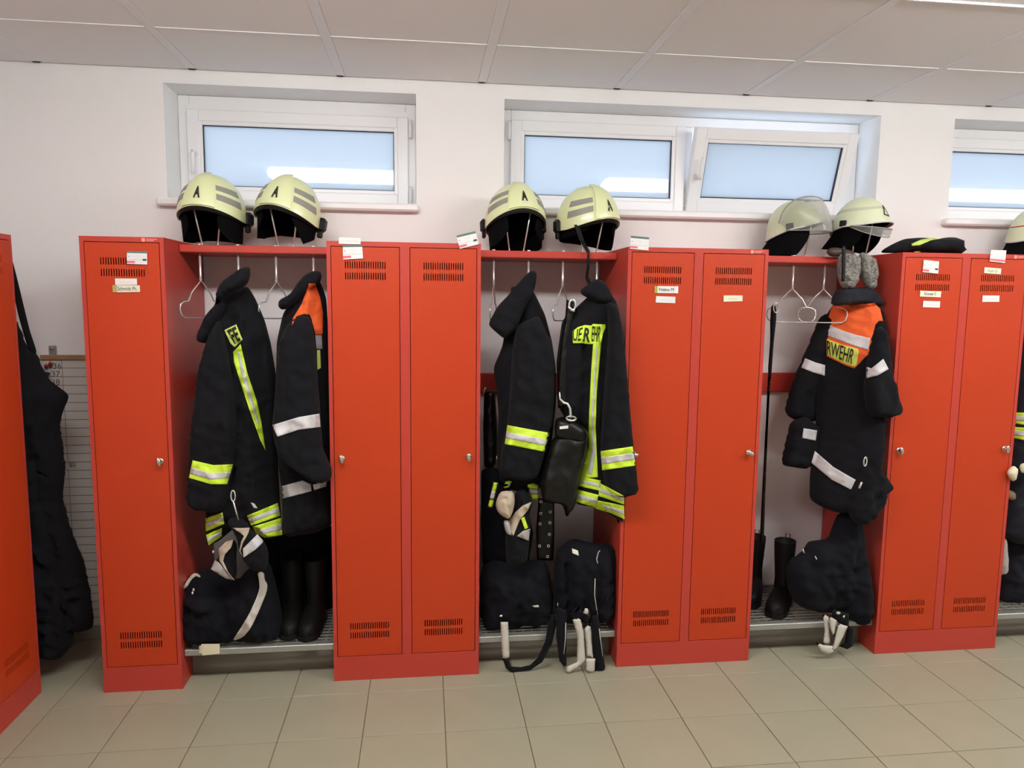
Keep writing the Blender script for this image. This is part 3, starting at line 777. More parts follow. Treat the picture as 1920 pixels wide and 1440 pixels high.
    return t
rad = math.radians
helmet('yellow helmet with letter A nearest the single narrow locker', HP[0], .31, rad(-7), roll=rad(1.5), pitch=rad(0), gseed=2, dz=.011)
helmet('yellow helmet with letter A tipped to the right under the single window', HP[1], .31, rad(-13), roll=rad(9), pitch=rad(-3), dz=.014, gseed=5, ng=(.35, .9, .55, .3, .35, .5, .9, 1, .6))
helmet('yellow helmet with letter A facing straight forward, inside fully visible', HP[2], .31, rad(9), roll=rad(0), pitch=rad(-9), dz=.012, gseed=7, ng=(.9, 1, 1, .95, .9, .9, .95, 1, 1))
helmet('yellow helmet with a broken letter A and dangling chin strap', HP[3], .31, rad(26), roll=rad(-3), pitch=rad(3), gseed=9, strap=True, broken=True, ng=(.5, 1, .95, .7, .5, .4, .35, .3, .25), dz=.010)

def old_helmet(label, x, y, yaw, roll=0., pitch=0., visor=None, band=False, triangle=False, redline=False, brown=False, dz=0.):
    D0 = Dome(.108, .126, .155, .040, .018, -.014, crest=0, flare=.012, pw=.95); D = up(D0)
    t = thing('fire_helmet', label, 'helmet', (x, y, SH1+.001+dz), group='older pale yellow helmets')
    t.matrix_world = Matrix.Translation((x, y, SH1+.001+dz)) @ Matrix.Rotation(yaw, 4, 'Z') @ Matrix.Translation((0, 0, ZB)) @ Matrix.Rotation(roll, 4, 'Y') @ Matrix.Rotation(pitch, 4, 'X') @ Matrix.Translation((0, 0, -ZB))
    B = lambda mb, n, m, p=t, **k: mb.build(n, M[m], p, world=False, **k)
    mb = MB(); mb.grid(shell_grid(D, -PI, PI, 0, 1, 60, 22)); B(mb, 'shell', 'lume_old')
    mb = MB(); n = 60
    mb.tube([D(-PI+2*PI*j/n, 1, .0) for j in range(n)], .0035, 6, closed=True); B(mb, 'rim', 'silver')
    mb = MB(); mb.grid(shell_grid(D, -PI, PI, 0, .985, 40, 10, -.012)); B(mb, 'liner', 'brown' if brown else 'liner')
    mb = MB(); rowsA = []
    for i in range(7):
        k = i/6; row = []
        for j in range(41):
            th = PI-2.05+4.1*j/40; e = max(0., min(1, j/40/.15, (1-j/40)/.15))**.7; p = D(th, .99, -.010); out = max(0, -math.cos(th))
            row.append(Vector((p.x*(1-.12*k*(1-out)), p.y*(1+.48*k*out), p.z-(p.z-.004)*k*(.3+.7*e)*(1-.30*out))))
        rowsA.append(row)
    mb.grid(rowsA); mb.grid([[q*.985 for q in r] for r in rowsA][::-1]); B(mb, 'neck_guard', 'liner')
    for s in (-1, 1):
        p = D(s*1.75, .93, .0); mb = MB(); mb.bbox(p.x-.006+s*.004, p.x+.006+s*.006, p.y-.016, p.y+.016, p.z-.014, p.z+.014, .003); B(mb, 'visor_pivot', 'black')
    if band:
        mb = MB(); solid_patch(mb, D, -2.6, .75, .60, .67, 40, 2, .0012, 0); B(mb, 'reflective_band', 'hband')
    if redline:
        mb = MB(); solid_patch(mb, D, -PI, PI, .70, .722, 60, 1, .0012, 0); B(mb, 'red_line', 'rededge')
    if triangle:
        q = [(-.20, .83), (.16, .86), (.0, .58)]; mb = MB(); pts = [D(a, b, .002) for a, b in q]
        for a, b in ((0, 1), (0, 2)):
            P = [D(q[a][0]+(q[b][0]-q[a][0])*k/6, q[a][1]+(q[b][1]-q[a][1])*k/6, .0025) for k in range(7)]; mb.tube(P, .0022, 6)
        mb.tube([D(q[1][0]+(q[2][0]-q[1][0])*k/6, q[1][1]+(q[2][1]-q[1][1])*k/6, .0025) for k in range(7)], .0012, 6)
        B(mb, 'triangle_badge', 'ink')
    if visor:
        lo, hi, off, pback, bow = visor; mb = MB(); A = []
        for i in range(13):
            k = i/12; row = []
            for j in range(31):
                th = -1.55+3.1*j/30; c = max(0., math.cos(th*.99))**.6; p = D(th*1.02, lo+(1-lo)*min(1, k*1.15)*1.0, .012)
                p = D(th*1.03, .92, .012)
                # swept about the side pivots
                ang = (hi+bow*(1-math.cos(th)))*(1-k) + lo*k; rr = .126+off+pback; yv = pback-rr*c*math.cos(ang); zv = ZB+.02+rr*c*math.sin(ang)
                row.append(Vector(((.118+.008*c)*math.sin(th*1.0), yv, zv)))
            A.append(row)
        mb.grid(A); vz = B(mb, 'visor', 'visor', label='clear raised visor')
        mb = MB(); mb.tube(A[0], .0032, 6); mb.build('visor_rim', M['hstripe'], vz, world=False)
        mb = MB(); mb.tube(A[-1], .0022, 6); mb.build('visor_rim', M['hstripe'], vz, world=False)
    return t
old_helmet('pale yellow helmet with a clear visor raised over its front', HP[4], .33, rad(64), roll=rad(0), pitch=rad(-8), visor=(rad(-8), rad(30), .034, .075, rad(48)), brown=True)
old_helmet('pale yellow helmet with a black triangle mark above the grey knitted socks', HP[5], .26, rad(30), roll=rad(0), pitch=rad(2), band=True, triangle=True, visor=(rad(-22), rad(-4), -.004, .0, 0.), dz=.012)
old_helmet('pale helmet with a thin red line, cut by the right photo edge', HP[6]+.12, .33, rad(95), redline=True, dz=0)

# ---------------------------------------------------------------- clothing in the left bay
def jacket(label, loc): return thing('turnout_jacket', label, 'jacket', loc, group='dark turnout jackets on hooks')
YS = [M['yellow'], M['silver']]
def bandYS(parent, outer, inner, tree, name='reflective_band', off=.004):
    mb = MB(); drape(mb, outer, tree, off, mi=0)
    if inner: drape(mb, inner, tree, off+.002, mi=1)
    return mb.build(name, YS, parent)
def band_quad(q, f0=.3, f1=.68):
    """middle strip of a quad TL,TR,BR,BL"""
    L = lambda a, b, k: (a[0]+(b[0]-a[0])*k, a[1]+(b[1]-a[1])*k)
    return [L(q[0], q[3], f0), L(q[1], q[2], f0), L(q[1], q[2], f1), L(q[0], q[3], f1)]

J1 = jacket('black jacket with yellow diagonal stripe and cut-off FEU patch', (-.39, .12, .5))
b1 = cloth('jacket_body', [(444, 545), (464, 535), (480, 562), (497, 602), (508, 645), (517, 700), (519, 780), (520, 850), (525, 940), (529, 985), (529, 1005), (500, 1011), (470, 992), (455, 985), (440, 990), (425, 1002), (410, 1015), (388, 1024), (386, 975), (388, 900), (380, 800), (377, 700), (385, 650), (392, 600), (405, 562), (420, 545)], .13, .095, M['cloth'], J1, amp=.022, fs=(16, 2.5), seed=1,
           creases=[(440, 600, 440, 900, 10, -.03), (500, 650, 510, 950, 8, -.02), (470, 700, 490, 1000, 9, .02)])
c1 = cloth('collar', [(434, 515), (450, 503), (468, 499), (470, 514), (464, 534), (446, 545), (428, 552), (414, 562), (406, 576), (404, 562), (407, 540), (419, 525)], .01, .045, M['cloth'], J1, R=.018, amp=.012, seed=2, creases=[(415, 560, 465, 520, 4, .02)])
f1 = cloth('shoulder_flap', [(404, 570), (418, 560), (424, 572), (412, 600), (397, 628), (386, 645), (369, 640), (368, 630), (384, 592)], .04, .035, M['cloth'], J1, R=.018, amp=.012, seed=7)
s1 = cloth('sleeve', [(402, 605), (414, 600), (424, 645), (433, 690), (444, 740), (446, 800), (440, 870), (430, 915), (424, 955), (400, 961), (370, 956), (353, 945), (350, 925), (355, 850), (362, 770), (370, 700), (385, 645)], .03, .055, M['cloth'], J1, R=.032, amp=.014, fs=(10, 7), seed=3)
tr = bvh(b1, s1, c1, f1)
q = g1m([(205, 728), (608, 772), (540, 955), (175, 905)]); q2 = [(361, 863), (400, 872), (437, 870.5), (426, 908), (395, 908), (354, 896)]
bandYS(J1, q2, [(358, 876), (396, 887), (433, 885), (429, 896), (395, 899), (356, 888)], tr)
bandYS(J1, [(437, 660), (451, 645), (464, 700), (481, 750), (490, 790), (498, 845), (488, 825), (470, 775), (450, 715), (439, 680)], [(445, 660), (452, 700), (466, 745), (484, 800), (485, 790), (470, 735), (457, 690), (449, 660)], tr, 'diagonal_stripe')
for qq in ([(463, 967), (521, 943), (526, 967), (471, 986)], [(473, 988), (527, 971), (530, 1003), (496, 1008), (480, 1000)], [(385, 972), (417, 961), (421, 982), (386, 997)], [(386, 1003), (416, 990), (416, 1006), (391, 1023)]):
    bandYS(J1, qq, band_quad(qq if len(qq) == 4 else [qq[0], qq[1], qq[2], qq[3]], .35, .7), tr, 'hem_band')
mb = MB(); drape(mb, [(420.5, 619), (443, 608), (455, 637), (440, 651), (432, 644)], tr, .004); drape(mb, [(443, 608), (459, 598), (461, 604), (455, 634)], tr, .0035, mi=1)
pt = mb.build('back_patch', [M['ypatch'], M['cloth2']], J1)
mb = MB(); drape_text(mb, 'FE', [(425, 620), (441.5, 611.5), (451, 638), (440, 645)], tr, bold=.03); mb.build('lettering', M['ink'], pt)
MB().add([at(u, v, Y=-.03) for u, v in ((470, 942), (477, 944), (483, 953), (476, 952))], [(0, 1, 2, 3)]).build('fabric_tab', M['silver'], J1)

J2 = jacket('black jacket with orange shoulder and two white stripes, half behind a locker', (-.1, .15, .5))
b2 = cloth('jacket_body', [(590, 520), (602, 530), (612, 560), (620, 700), (626, 850), (628, 960), (622, 985), (590, 1000), (545, 1005), (530, 1003), (529, 930), (523, 880), (516, 830), (511, 795), (516, 740), (518, 680), (519, 640), (530, 590), (548, 556), (572, 530)], .14, .10, M['cloth'], J2, amp=.018, fs=(12, 3), seed=4)
c2_ = cloth('collar', [(588, 507), (602, 510), (603, 520), (599, 533), (580, 542), (560, 562), (545, 575), (530, 582), (521, 575), (523, 562), (543, 553), (556, 533), (570, 516)], .05, .04, M['cloth'], J2, R=.018, amp=.01, seed=5)
s2 = cloth('sleeve', [(560, 592), (578, 591), (585, 606), (589, 632), (593, 660), (597, 720), (602, 780), (606, 840), (623, 876), (622, 898), (604, 906), (586, 900), (560, 884), (540, 872), (524, 856), (516, 830), (511, 797), (516, 740), (519, 680), (524, 640), (538, 608)], -.015, .055, M['cloth'], J2, R=.032, amp=.014, seed=6, lean=-.02)
tr = bvh(b2, s2, c2_)
mb = MB(); drape(mb, g1t([(1245, 440), (1300, 440), (1345, 560), (1372, 700), (1368, 900), (1302, 900), (1268, 760), (1250, 722), (1200, 715), (1130, 738), (1092, 820), (1100, 750), (1180, 620)]), tr, .005); mb.build('orange_yoke', M['orange'], J2)
bandYS(J2, [(510.5, 797), (560, 782), (599, 775.5), (601, 800.5), (560, 806), (520, 819)], None, tr, 'white_stripe').data.materials[0] = M['silver']
for qq in ([(528, 911.5), (567, 901), (583, 908), (584, 921), (530, 935)], [(586.5, 908.5), (612, 903), (612, 912), (589, 919)]):
    bandYS(J2, qq, None, tr, 'white_stripe').data.materials[0] = M['silver']
mb = MB(); drape(mb, g1t([(1300, 905), (1362, 905), (1366, 1030), (1312, 1030)]), tr, .004, mi=0); drape(mb, g1t([(1316, 1040), (1346, 1036), (1352, 1200), (1320, 1218)]), tr, .004, mi=1); mb.build('name_strip', [M['grey'], M['ypatch']], J2)

# gloves, bundle, boots of the left bay
def glove(label, loc, group='work gloves clipped to the jackets'): return thing('glove', label, 'glove', loc, group=group)
G = glove('black glove with beige cuff, lower left one above the strapped bundle', at(415, 1080, Y=-.02))
a = cloth('glove_body', g1b([(440, 330), (510, 260), (570, 240), (600, 300), (590, 420), (600, 520), (585, 610), (500, 600), (430, 545), (360, 520), (390, 440), (425, 420)]), -.02, .035, M['cloth'], G, step=.008, amp=.012, seed=11)
tr = bvh(a); mb = MB(); drape(mb, g1b([(362, 515), (398, 432), (435, 455), (500, 540), (570, 612), (500, 600), (430, 560)]), tr, .004); mb.build('cuff_panel', M['glovegrey'], G)
mb = MB(); drape(mb, g1b([(432, 330), (500, 265), (568, 245), (545, 320), (490, 380), (472, 440), (520, 545), (580, 618), (555, 600), (490, 520), (440, 440)]), tr, .009); mb.build('cuff_lining', M['beige'], G)
G = glove('black glove with beige cuff, upper right one below the diagonal stripe', at(470, 1060, Y=-.03))
a = cloth('glove_body', g1b([(520, 60), (600, 40), (690, 90), (715, 150), (780, 200), (842, 262), (880, 350), (880, 440), (860, 530), (790, 540), (700, 500), (650, 420), (615, 330), (600, 230), (550, 150), (515, 120)]), -.04, .04, M['cloth'], G, step=.008, amp=.012, seed=12)
tr = bvh(a); mb = MB(); drape(mb, g1b([(650, 330), (780, 200), (840, 265), (762, 340), (655, 412)]), tr, .004); mb.build('cuff_panel', M['silver'], G)
mb = MB(); drape(mb, g1b([(556, 142), (630, 145), (712, 140), (700, 190), (655, 270), (628, 350), (650, 412), (618, 350), (632, 270), (660, 215), (620, 185)]), tr, .007); mb.build('cuff_lining', M['beige'], G)
mb = MB(); k = at(437, 930, Y=-.06); mb.tube([k+Vector((.008*math.cos(a_), 0, .022*math.sin(a_))) for a_ in [i*PI/6 for i in range(12)]], .0028, 6, closed=True); mb.tube([k-Vector((0, 0, .02)), at(447, 975, Y=-.05)], .003, 6); mb.build('snap_hook', M['chrome'], G)
def bundle(label, loc): return thing('trouser_bundle', label, 'trousers', loc, group='folded turnout trousers on the benches')
Bn = bundle('dark trouser bundle with one broad white strap beside the single locker', at(430, 1205, Y=.1))
p1 = cloth('trousers', g1b([(75, 780), (110, 690), (180, 575), (250, 545), (360, 500), (450, 560), (600, 620), (700, 510), (800, 440), (880, 430), (950, 640), (1000, 900), (1018, 1060), (970, 1140), (700, 1150), (450, 1165), (250, 1170), (120, 1120), (85, 950)]), .12, .11, M['cloth2'], Bn, smooth=1, wr=.55, amp=.026, fs=(13, 3), seed=13, creases=[(420, 1100, 450, 1190, 10, -.03), (360, 1110, 410, 1120, 6, .03)])
tr = bvh(p1)
mb = MB(); drape(mb, g1b([(780, 540), (840, 540), (845, 610), (872, 650), (865, 720), (800, 880), (720, 1050), (650, 1130), (550, 1165), (620, 1060), (700, 930), (770, 780), (800, 690), (795, 610)]), tr, .012, smooth=1); mb.build('white_brace', M['strap'], Bn)
mb = MB(); drape(mb, g1b([(110, 690), (150, 610), (205, 550), (245, 552), (270, 580), (262, 590), (225, 575), (185, 610), (140, 690)]), tr, .015, smooth=1); mb.build('white_brace', M['strap'], Bn)
mb = MB()
for u, v in ((361, 1112), (400, 1035), (363, 1106)): mb.ell(drape_pts([(u, v)], tr, .006, 0)[0], (.005, .005, .007), 8, 6)
mb.build('buckle', M['chrome'], Bn)
def boot(label, x, y, h, yaw=0., r=.042):
    t = thing('boot', label, 'boot', (x, y, .1495), (0, 0, yaw), group='black leather boots on the benches')
    mb = MB(); n = 20
    prof = [(.035, r*.95, r*1.05), (.09, r*.92, r*1.05), (.13, r*.88, r*1.0), (.2, r*.98, r*1.12), (h*.85, r*1.08, r*1.2), (h, r*1.12, r*1.25)]
    rows_ = [[Vector((a*math.cos(2*PI*k/n), b*math.sin(2*PI*k/n)+.02, z)) for k in range(n+1)] for z, a, b in prof]
    mb.grid(rows_)
    inner = [[Vector((p.x*.9, (p.y-.02)*.9+.02, p.z-d)) for p in rows_[-1]] for d in (0, .10)]
    mb.grid([rows_[-1], inner[0], inner[1]]); mb.add(inner[1][:-1], [tuple(range(n))])
    mb.build('shaft', M['rubber'], t, world=False)
    mb = MB(); rr = []
    for k, (y, w, hh) in enumerate([(.081, .0005, .005), (.078, .008, .03), (.07, .03, .06), (.03, .043, .085), (-.03, .045, .085), (-.08, .048, .068), (-.13, .047, .056), (-.165, .036, .046), (-.182, .012, .03), (-.186, .0005, .005)]):
        rr.append([Vector((w*(1 if abs(math.cos(a)) < .9 else 1)*math.copysign(abs(math.cos(a))**.7, math.cos(a)), y, .018+(hh if math.sin(a) > 0 else .002)*math.copysign(abs(math.sin(a))**.8, math.sin(a)))) for a in [2*PI*i/16 for i in range(17)]])
    mb.grid(rr); mb.build('foot', M['rubber'], t, world=False)
    mb = MB(); out = [(.0, .082), (.03, .075), (.044, .04), (.045, -.03), (.050, -.09), (.048, -.14), (.034, -.175), (0, -.19)]
    o2 = out+[(-a, b) for a, b in out[-2:0:-1]]; N = len(o2)
    mb.add([(a, b, .0) for a, b in o2]+[(a, b, .02) for a, b in o2], [tuple(range(N)), tuple(range(N, 2*N))[::-1]]+[(i, (i+1) % N, (i+1) % N+N, i+N) for i in range(N)])
    mb.build('sole', M['black'], t, world=False)
    mb = MB(); mb.tube([(-.01, r*1.25+.02, h-.03), (-.01, r*1.25+.024, h+.016), (.01, r*1.25+.024, h+.016), (.01, r*1.25+.02, h-.03)], .0022, 6); mb.build('pull_loop', M['rubber'], t, world=False)
    return t
cloth('hanging_trousers', [(470, 985), (540, 1000), (628, 985), (630, 1150), (600, 1180), (500, 1180), (480, 1100)], .41, .05, M['cloth2'], label='dark trousers hanging behind the pair of boots in the left bay', cat='trousers', amp=.02, wr=.2, fs=(14, 2), seed=17)
boot('black boot next to the strapped bundle in the left bay', at(545, 1190, Y=.2).x, .26, .29, rad(5))
boot('black boot half hidden by the edge of the first double locker', at(588, 1195, Y=.18).x, .24, .29, rad(-4))
c = [at(u, v, Y=.018) for u, v in g1b([(275, 1190), (440, 1190), (440, 1275), (285, 1292)])]
mb = MB(); mb.add([p for p in c]+[p+Vector((0, .003, 0)) for p in c], [(0, 3, 2, 1), (4, 5, 6, 7), (0, 1, 5, 4), (1, 2, 6, 5), (2, 3, 7, 6), (3, 0, 4, 7)])
c = [at(u, v, Y=.0235) for u, v in g1b([(255, 1205), (300, 1195), (300, 1270), (258, 1272)])]
mb.add([p for p in c]+[p+Vector((0, .002, 0)) for p in c], [(0, 3, 2, 1), (4, 5, 6, 7), (0, 1, 5, 4), (1, 2, 6, 5), (2, 3, 7, 6), (3, 0, 4, 7)])
mb.build('paper_tag', M['note'], label='pale yellow card tag hanging on the bench rail of the left bay', cat='tag')

# ---------------------------------------------------------------- clothing in the middle bay
J3 = jacket('black jacket with one yellow sleeve band in front of the red wall rail', (.83, .1, .6))
b3 = cloth('jacket_body', [(985, 530), (1000, 545), (1022, 590), (1035, 640), (1042, 690), (1042, 760), (1032, 850), (1020, 910), (990, 925), (955, 918), (935, 900), (932, 840), (935, 780), (930, 720), (925, 690), (942, 650), (950, 600), (965, 560)], .14, .10, M['cloth'], J3, amp=.02, fs=(14, 3), seed=21)
c3 = cloth('collar', g2t([(500, 855), (540, 840), (568, 855), (565, 930), (545, 1020), (500, 1090), (450, 1200), (400, 1330), (330, 1400), (290, 1420), (155, 1300), (240, 1140), (350, 1030), (350, 985), (390, 975), (430, 930)]), .04, .045, M['cloth'], J3, R=.018, amp=.014, seed=22)
s3 = cloth('sleeve', [(968, 610), (1010, 590), (1035, 645), (1041, 700), (1038, 780), (1030, 815), (1022, 850), (1009, 893), (985, 901), (945, 896), (936, 880), (940, 840), (951, 790), (957, 720), (960, 660)], .02, .06, M['cloth'], J3, R=.032, amp=.014, fs=(10, 6), seed=23)
tr = bvh(b3, c3, s3)
q = g2m([(342, 850), (720, 920), (688, 1092), (318, 1020)]); bandYS(J3, q, band_quad(q, .36, .68), tr)
for qq in (g2b([(160, 85), (190, 88), (152, 250), (120, 250)]), g2b([(240, 80), (296, 65), (260, 120), (218, 130)]), g2b([(372, 85), (455, 95), (456, 195), (412, 198)])):
    Yh = .06; mb = MB(); mb.add(*cloth_geo(qq, Yh, .006, amp=0, step=.008, smooth=0), 0, True); mb.add(*cloth_geo(band_quad(qq, .35, .7), Yh-.007, .002, amp=0, step=.008, smooth=0), 1, True); mb.build('hem_band', YS, J3)

J4 = jacket('black jacket with bright yellow FEUERWEHR back patch and vertical stripe', (1.13, .03, .5))
b4 = cloth('jacket_body', [(1122, 540), (1140, 545), (1156, 565), (1166, 610), (1172, 680), (1172, 800), (1171, 880), (1172, 985), (1150, 968), (1120, 952), (1078, 945), (1085, 915), (1103, 850), (1098, 800), (1062, 790), (1046, 760), (1043, 680), (1054, 600), (1075, 582), (1098, 560)], .03, .085, M['cloth'], J4, amp=.012, fs=(14, 2.5), seed=24, creases=[(1090, 650, 1085, 790, 8, -.03), (1125, 660, 1122, 900, 5, -.02)])
c4 = cloth('collar', [(1118, 523), (1132, 527), (1142, 540), (1152, 565), (1135, 572), (1110, 565), (1099, 557), (1090, 552), (1088, 545), (1092, 541), (1110, 527)], -.03, .04, M['cloth'], J4, R=.018, amp=.008, seed=25)
s4 = cloth('sleeve', [(1138, 565), (1158, 572), (1168, 620), (1176, 700), (1184, 800), (1190, 850), (1197, 920), (1183, 931), (1150, 932), (1134, 908), (1125, 850), (1130, 760), (1137, 680), (1140, 620)], -.075, .045, M['cloth'], J4, R=.032, amp=.012, fs=(10, 6), seed=26)
tr = bvh(b4, c4, s4)
q = [(1126, 846), (1186.5, 837), (1192, 873), (1129, 882)]; bandYS(J4, q, band_quad(q, .34, .68), bvh(s4))
bandYS(J4, [(1112, 645), (1127, 645), (1119, 735), (1117, 800), (1119, 850), (1121, 895), (1088, 896), (1103, 840), (1104, 790), (1108, 700)], [(1117, 650), (1121, 650), (1115, 740), (1112, 800), (1116, 850), (1110, 890), (1102, 888), (1110, 840), (1108, 790)], tr, 'vertical_stripe', .004)
for qq in ([(1088, 893), (1127, 901), (1123, 920), (1084, 911)], [(1083, 918), (1122, 928), (1117, 952), (1078, 940)], [(1124, 905), (1170, 930), (1170, 946), (1122, 930)], [(1120, 938), (1170, 948), (1171, 974), (1145, 962), (1117, 954)]):
    bandYS(J4, qq, band_quad(qq[:4], .35, .68), tr, 'hem_band', .009)
mb = MB(); pm = zm(1040, 560, 120/1440); drape(mb, pm([(405, 730), (520, 640), (680, 592), (830, 605), (850, 568), (1140, 580), (1145, 660), (1090, 780), (1045, 1022), (900, 1015), (770, 1025), (600, 1000), (410, 1005)]), tr, .005, step=2); pt = mb.build('back_patch', M['yellow'], J4)
mb = MB(); drape_text(mb, 'UE', pm([(410, 720), (640, 640), (580, 950), (410, 950)]), tr, bold=.01); drape_text(mb, 'R', pm([(680, 650), (820, 665), (790, 985), (630, 960)]), tr, bold=.03); drape_text(mb, 'EHR', pm([(845, 620), (1055, 630), (1005, 985), (830, 960)]), tr, bold=.01); mb.build('lettering', M['ink'], pt)

# belt with hook and leather pouch
t = thing('safety_belt', 'black leather belt with chrome snap hook hanging between two jackets', 'belt', at(1060, 980, Y=.02))
st = cloth('strap', [(1062, 562), (1078, 566), (1080, 580), (1074, 600), (1068, 640), (1066, 700), (1064, 760), (1046, 765), (1047, 700), (1052, 640), (1060, 590)], -.02, .012, M['leather'], t, step=.009, amp=.003, R=.015, smooth=0)
mb = MB(); ctr = at(1073, 572, Y=-.045); mb.tube([ctr+Vector((.013*math.cos(a_), -.002*math.sin(a_), .022*math.sin(a_))) for a_ in [i*PI/8 for i in range(16)]], .004, 8, closed=True)
mb.tube([at(1065, 575, Y=-.06), at(1077, 584, Y=-.062)], .004, 8); mb.build('buckle', M['chrome'], t)
mb = MB(); P = [(1049, 735), (1050, 748), (1057, 755), (1064, 757), (1069, 766), (1070, 778), (1070, 784)]
mb.tube([at(u, v, Y=-.055) for u, v in P], [.003, .004, .005, .005, .005, .005, .004], 8); ctr = at(1071, 784.5, Y=-.055)
mb.tube([ctr+Vector((.019*math.cos(a_), .016*math.sin(a_), .006*math.sin(a_))) for a_ in [i*PI/10 for i in range(20)]], .0042, 8, closed=True); mb.build('snap_hook', M['chrome'], t)
bl = cloth('eyelet_belt', g2b([(455, 190), (560, 200), (560, 420), (555, 600), (445, 600), (440, 400)]), .16, .01, M['leather'], t, step=.01, amp=.002, R=.012, smooth=0)
mb = MB()
for u, v in ((472, 212), (470, 290), (466, 360), (462, 505), (533, 280), (531, 352), (527, 428), (521, 505), (515, 575)):
    ctr = at(880+u*.28475, 880+v*.28475, Y=.147); mb.tube([ctr+Vector((.0055*math.cos(a_), 0, .0055*math.sin(a_))) for a_ in [i*PI/5 for i in range(10)]], .0018, 6, closed=True)
mb.build('eyelet', M['chrome'], t)
pc = thing('leather_pouch', 'glossy black leather pouch hanging left of the yellow vertical stripe', 'pouch', at(1060, 945, Y=.0))
cloth('pouch_body', [(1046, 812), (1065, 806), (1092, 812), (1103, 822), (1100, 850), (1088, 895), (1080, 945), (1062, 972), (1055, 945), (1020, 942), (1014, 925), (1012, 900), (1022, 860), (1034, 826)], -.005, .05, M['leather'], pc, amp=.01, fs=(6, 4), seed=28)
cloth('pouch_flap', [(1040, 786), (1058, 780), (1085, 790), (1102, 806), (1104, 824), (1090, 832), (1060, 826), (1040, 822)], -.03, .035, M['leather'], pc, amp=.006, fs=(10, 6), seed=29)
c = [at(u, v, Y=-.072) for u, v in g2m([(812, 862), (890, 853), (890, 880), (814, 887)])]
MB().add(c, [(0, 3, 2, 1)]).build('white_label', M['paper'], pc)
t = thing('tool_strap', 'black buckled strap hanging before the red wall rail', 'strap', at(915, 900, Y=.3))
cloth('strap', [(908, 733), (928, 728), (932, 800), (932, 860), (925, 880), (908, 878), (906, 800)], .30, .03, M['leather'], t, amp=.01, seed=31, step=.01)
mb = MB(); mb.tube([at(907, 738, Y=.26), at(909, 728, Y=.26), at(912, 727, Y=.26)], .003, 6); mb.tube([at(903, 889, Y=.25), at(911, 888, Y=.25)], .0035, 6); mb.tube([at(932, 855, Y=.25), at(931, 862, Y=.25)], .004, 6); mb.build('buckle', M['chrome'], t)
cloth('hanging_trousers', [(902, 880), (930, 875), (950, 900), (965, 940), (990, 960), (1000, 1000), (990, 1060), (905, 1062), (902, 980)], .24, .08, M['cloth2'], label='dark trousers hanging low behind the beige gloves of the middle bay', cat='trousers', amp=.02, wr=.2, fs=(14, 2), seed=32)
G = glove('beige leather work glove below the yellow sleeve band', at(950, 975, Y=.0))
a = cloth('glove_body', g2b([(170, 225), (200, 150), (240, 140), (290, 145), (302, 200), (290, 270), (265, 330), (220, 312), (185, 280)]), -.01, .035, M['beige'], G, step=.007, amp=.008, seed=33, creases=[(945, 930, 958, 965, 2.5, -.01), (935, 935, 950, 930, 2, -.008)])
cloth('cuff', g2b([(222, 335), (262, 335), (275, 390), (290, 440), (240, 425)]), .0, .02, M['glovegrey'], G, step=.007, amp=.006, seed=34)
G = glove('black and beige glove with yellow piping under the middle jacket', at(985, 1050, Y=.0))
a = cloth('glove_body', g2b([(300, 150), (360, 120), (412, 190), (418, 225), (390, 300), (405, 380), (395, 480), (385, 600), (300, 640), (245, 620), (235, 440), (262, 350), (280, 280)]), .03, .04, M['cloth'], G, step=.008, amp=.012, seed=35)
tr = bvh(a); mb = MB(); drape(mb, g2b([(412, 212), (385, 270), (335, 330), (305, 400), (290, 440), (265, 390), (260, 340), (300, 285), (350, 240)]), tr, .006); mb.build('palm_patch', M['beige'], G)
mb = MB(); drape(mb, g2b([(340, 325), (362, 312), (388, 385), (366, 395)]), tr, .008); mb.build('piping', M['yellow'], G)
mb = MB(); drape(mb, g2b([(312, 440), (355, 405), (403, 390), (390, 470)]), tr, .008); mb.build('cuff_panel', M['glovegrey'], G)
B2 = bundle('dark bundle with a hanging black and white strap loop in the middle bay', at(960, 1185, Y=.1))
p2 = cloth('trousers', g2b([(68, 640), (150, 600), (300, 620), (450, 590), (520, 620), (560, 900), (520, 1000), (440, 1020), (360, 1015), (300, 1040), (150, 1050), (75, 1020)]), .14, .11, M['cloth2'], B2, smooth=1, wr=.55, amp=.026, fs=(12, 3.5), seed=41)
rib = lambda name, pts, Y, m, par, T=.004, **k: cloth(name, pts, Y, T, m, par, R=.003, amp=k.pop('amp', .0015), wr=0, smooth=0, step=k.pop('step', .01), **k)
rib('white_brace', g2b([(205, 1005), (255, 1005), (262, 1130), (265, 1250), (220, 1245), (210, 1130)]), .0, M['strap'], B2)
rib('black_brace', g2b([(218, 1245), (262, 1252), (275, 1298), (340, 1302), (400, 1288), (450, 1240), (500, 1130), (520, 1000), (560, 960), (575, 1010), (545, 1150), (480, 1270), (400, 1322), (280, 1338), (240, 1310)]), .0, M['cloth'], B2, T=.006)
mb = MB(); tr = bvh(p2); mb.ell(drape_pts([(939.5, 1155)], tr, .006, 0)[0], (.008, .004, .005), 10, 6); mb.build('buckle', M['chrome'], B2)
mb = MB(); drape(mb, g2b([(412, 898), (455, 893), (460, 908), (430, 910)]), tr, .006); mb.build('label_tag', M['strap'], B2)
B3 = bundle('dark bundle with crossed white straps reaching the floor beside a locker', at(1100, 1180, Y=.1))
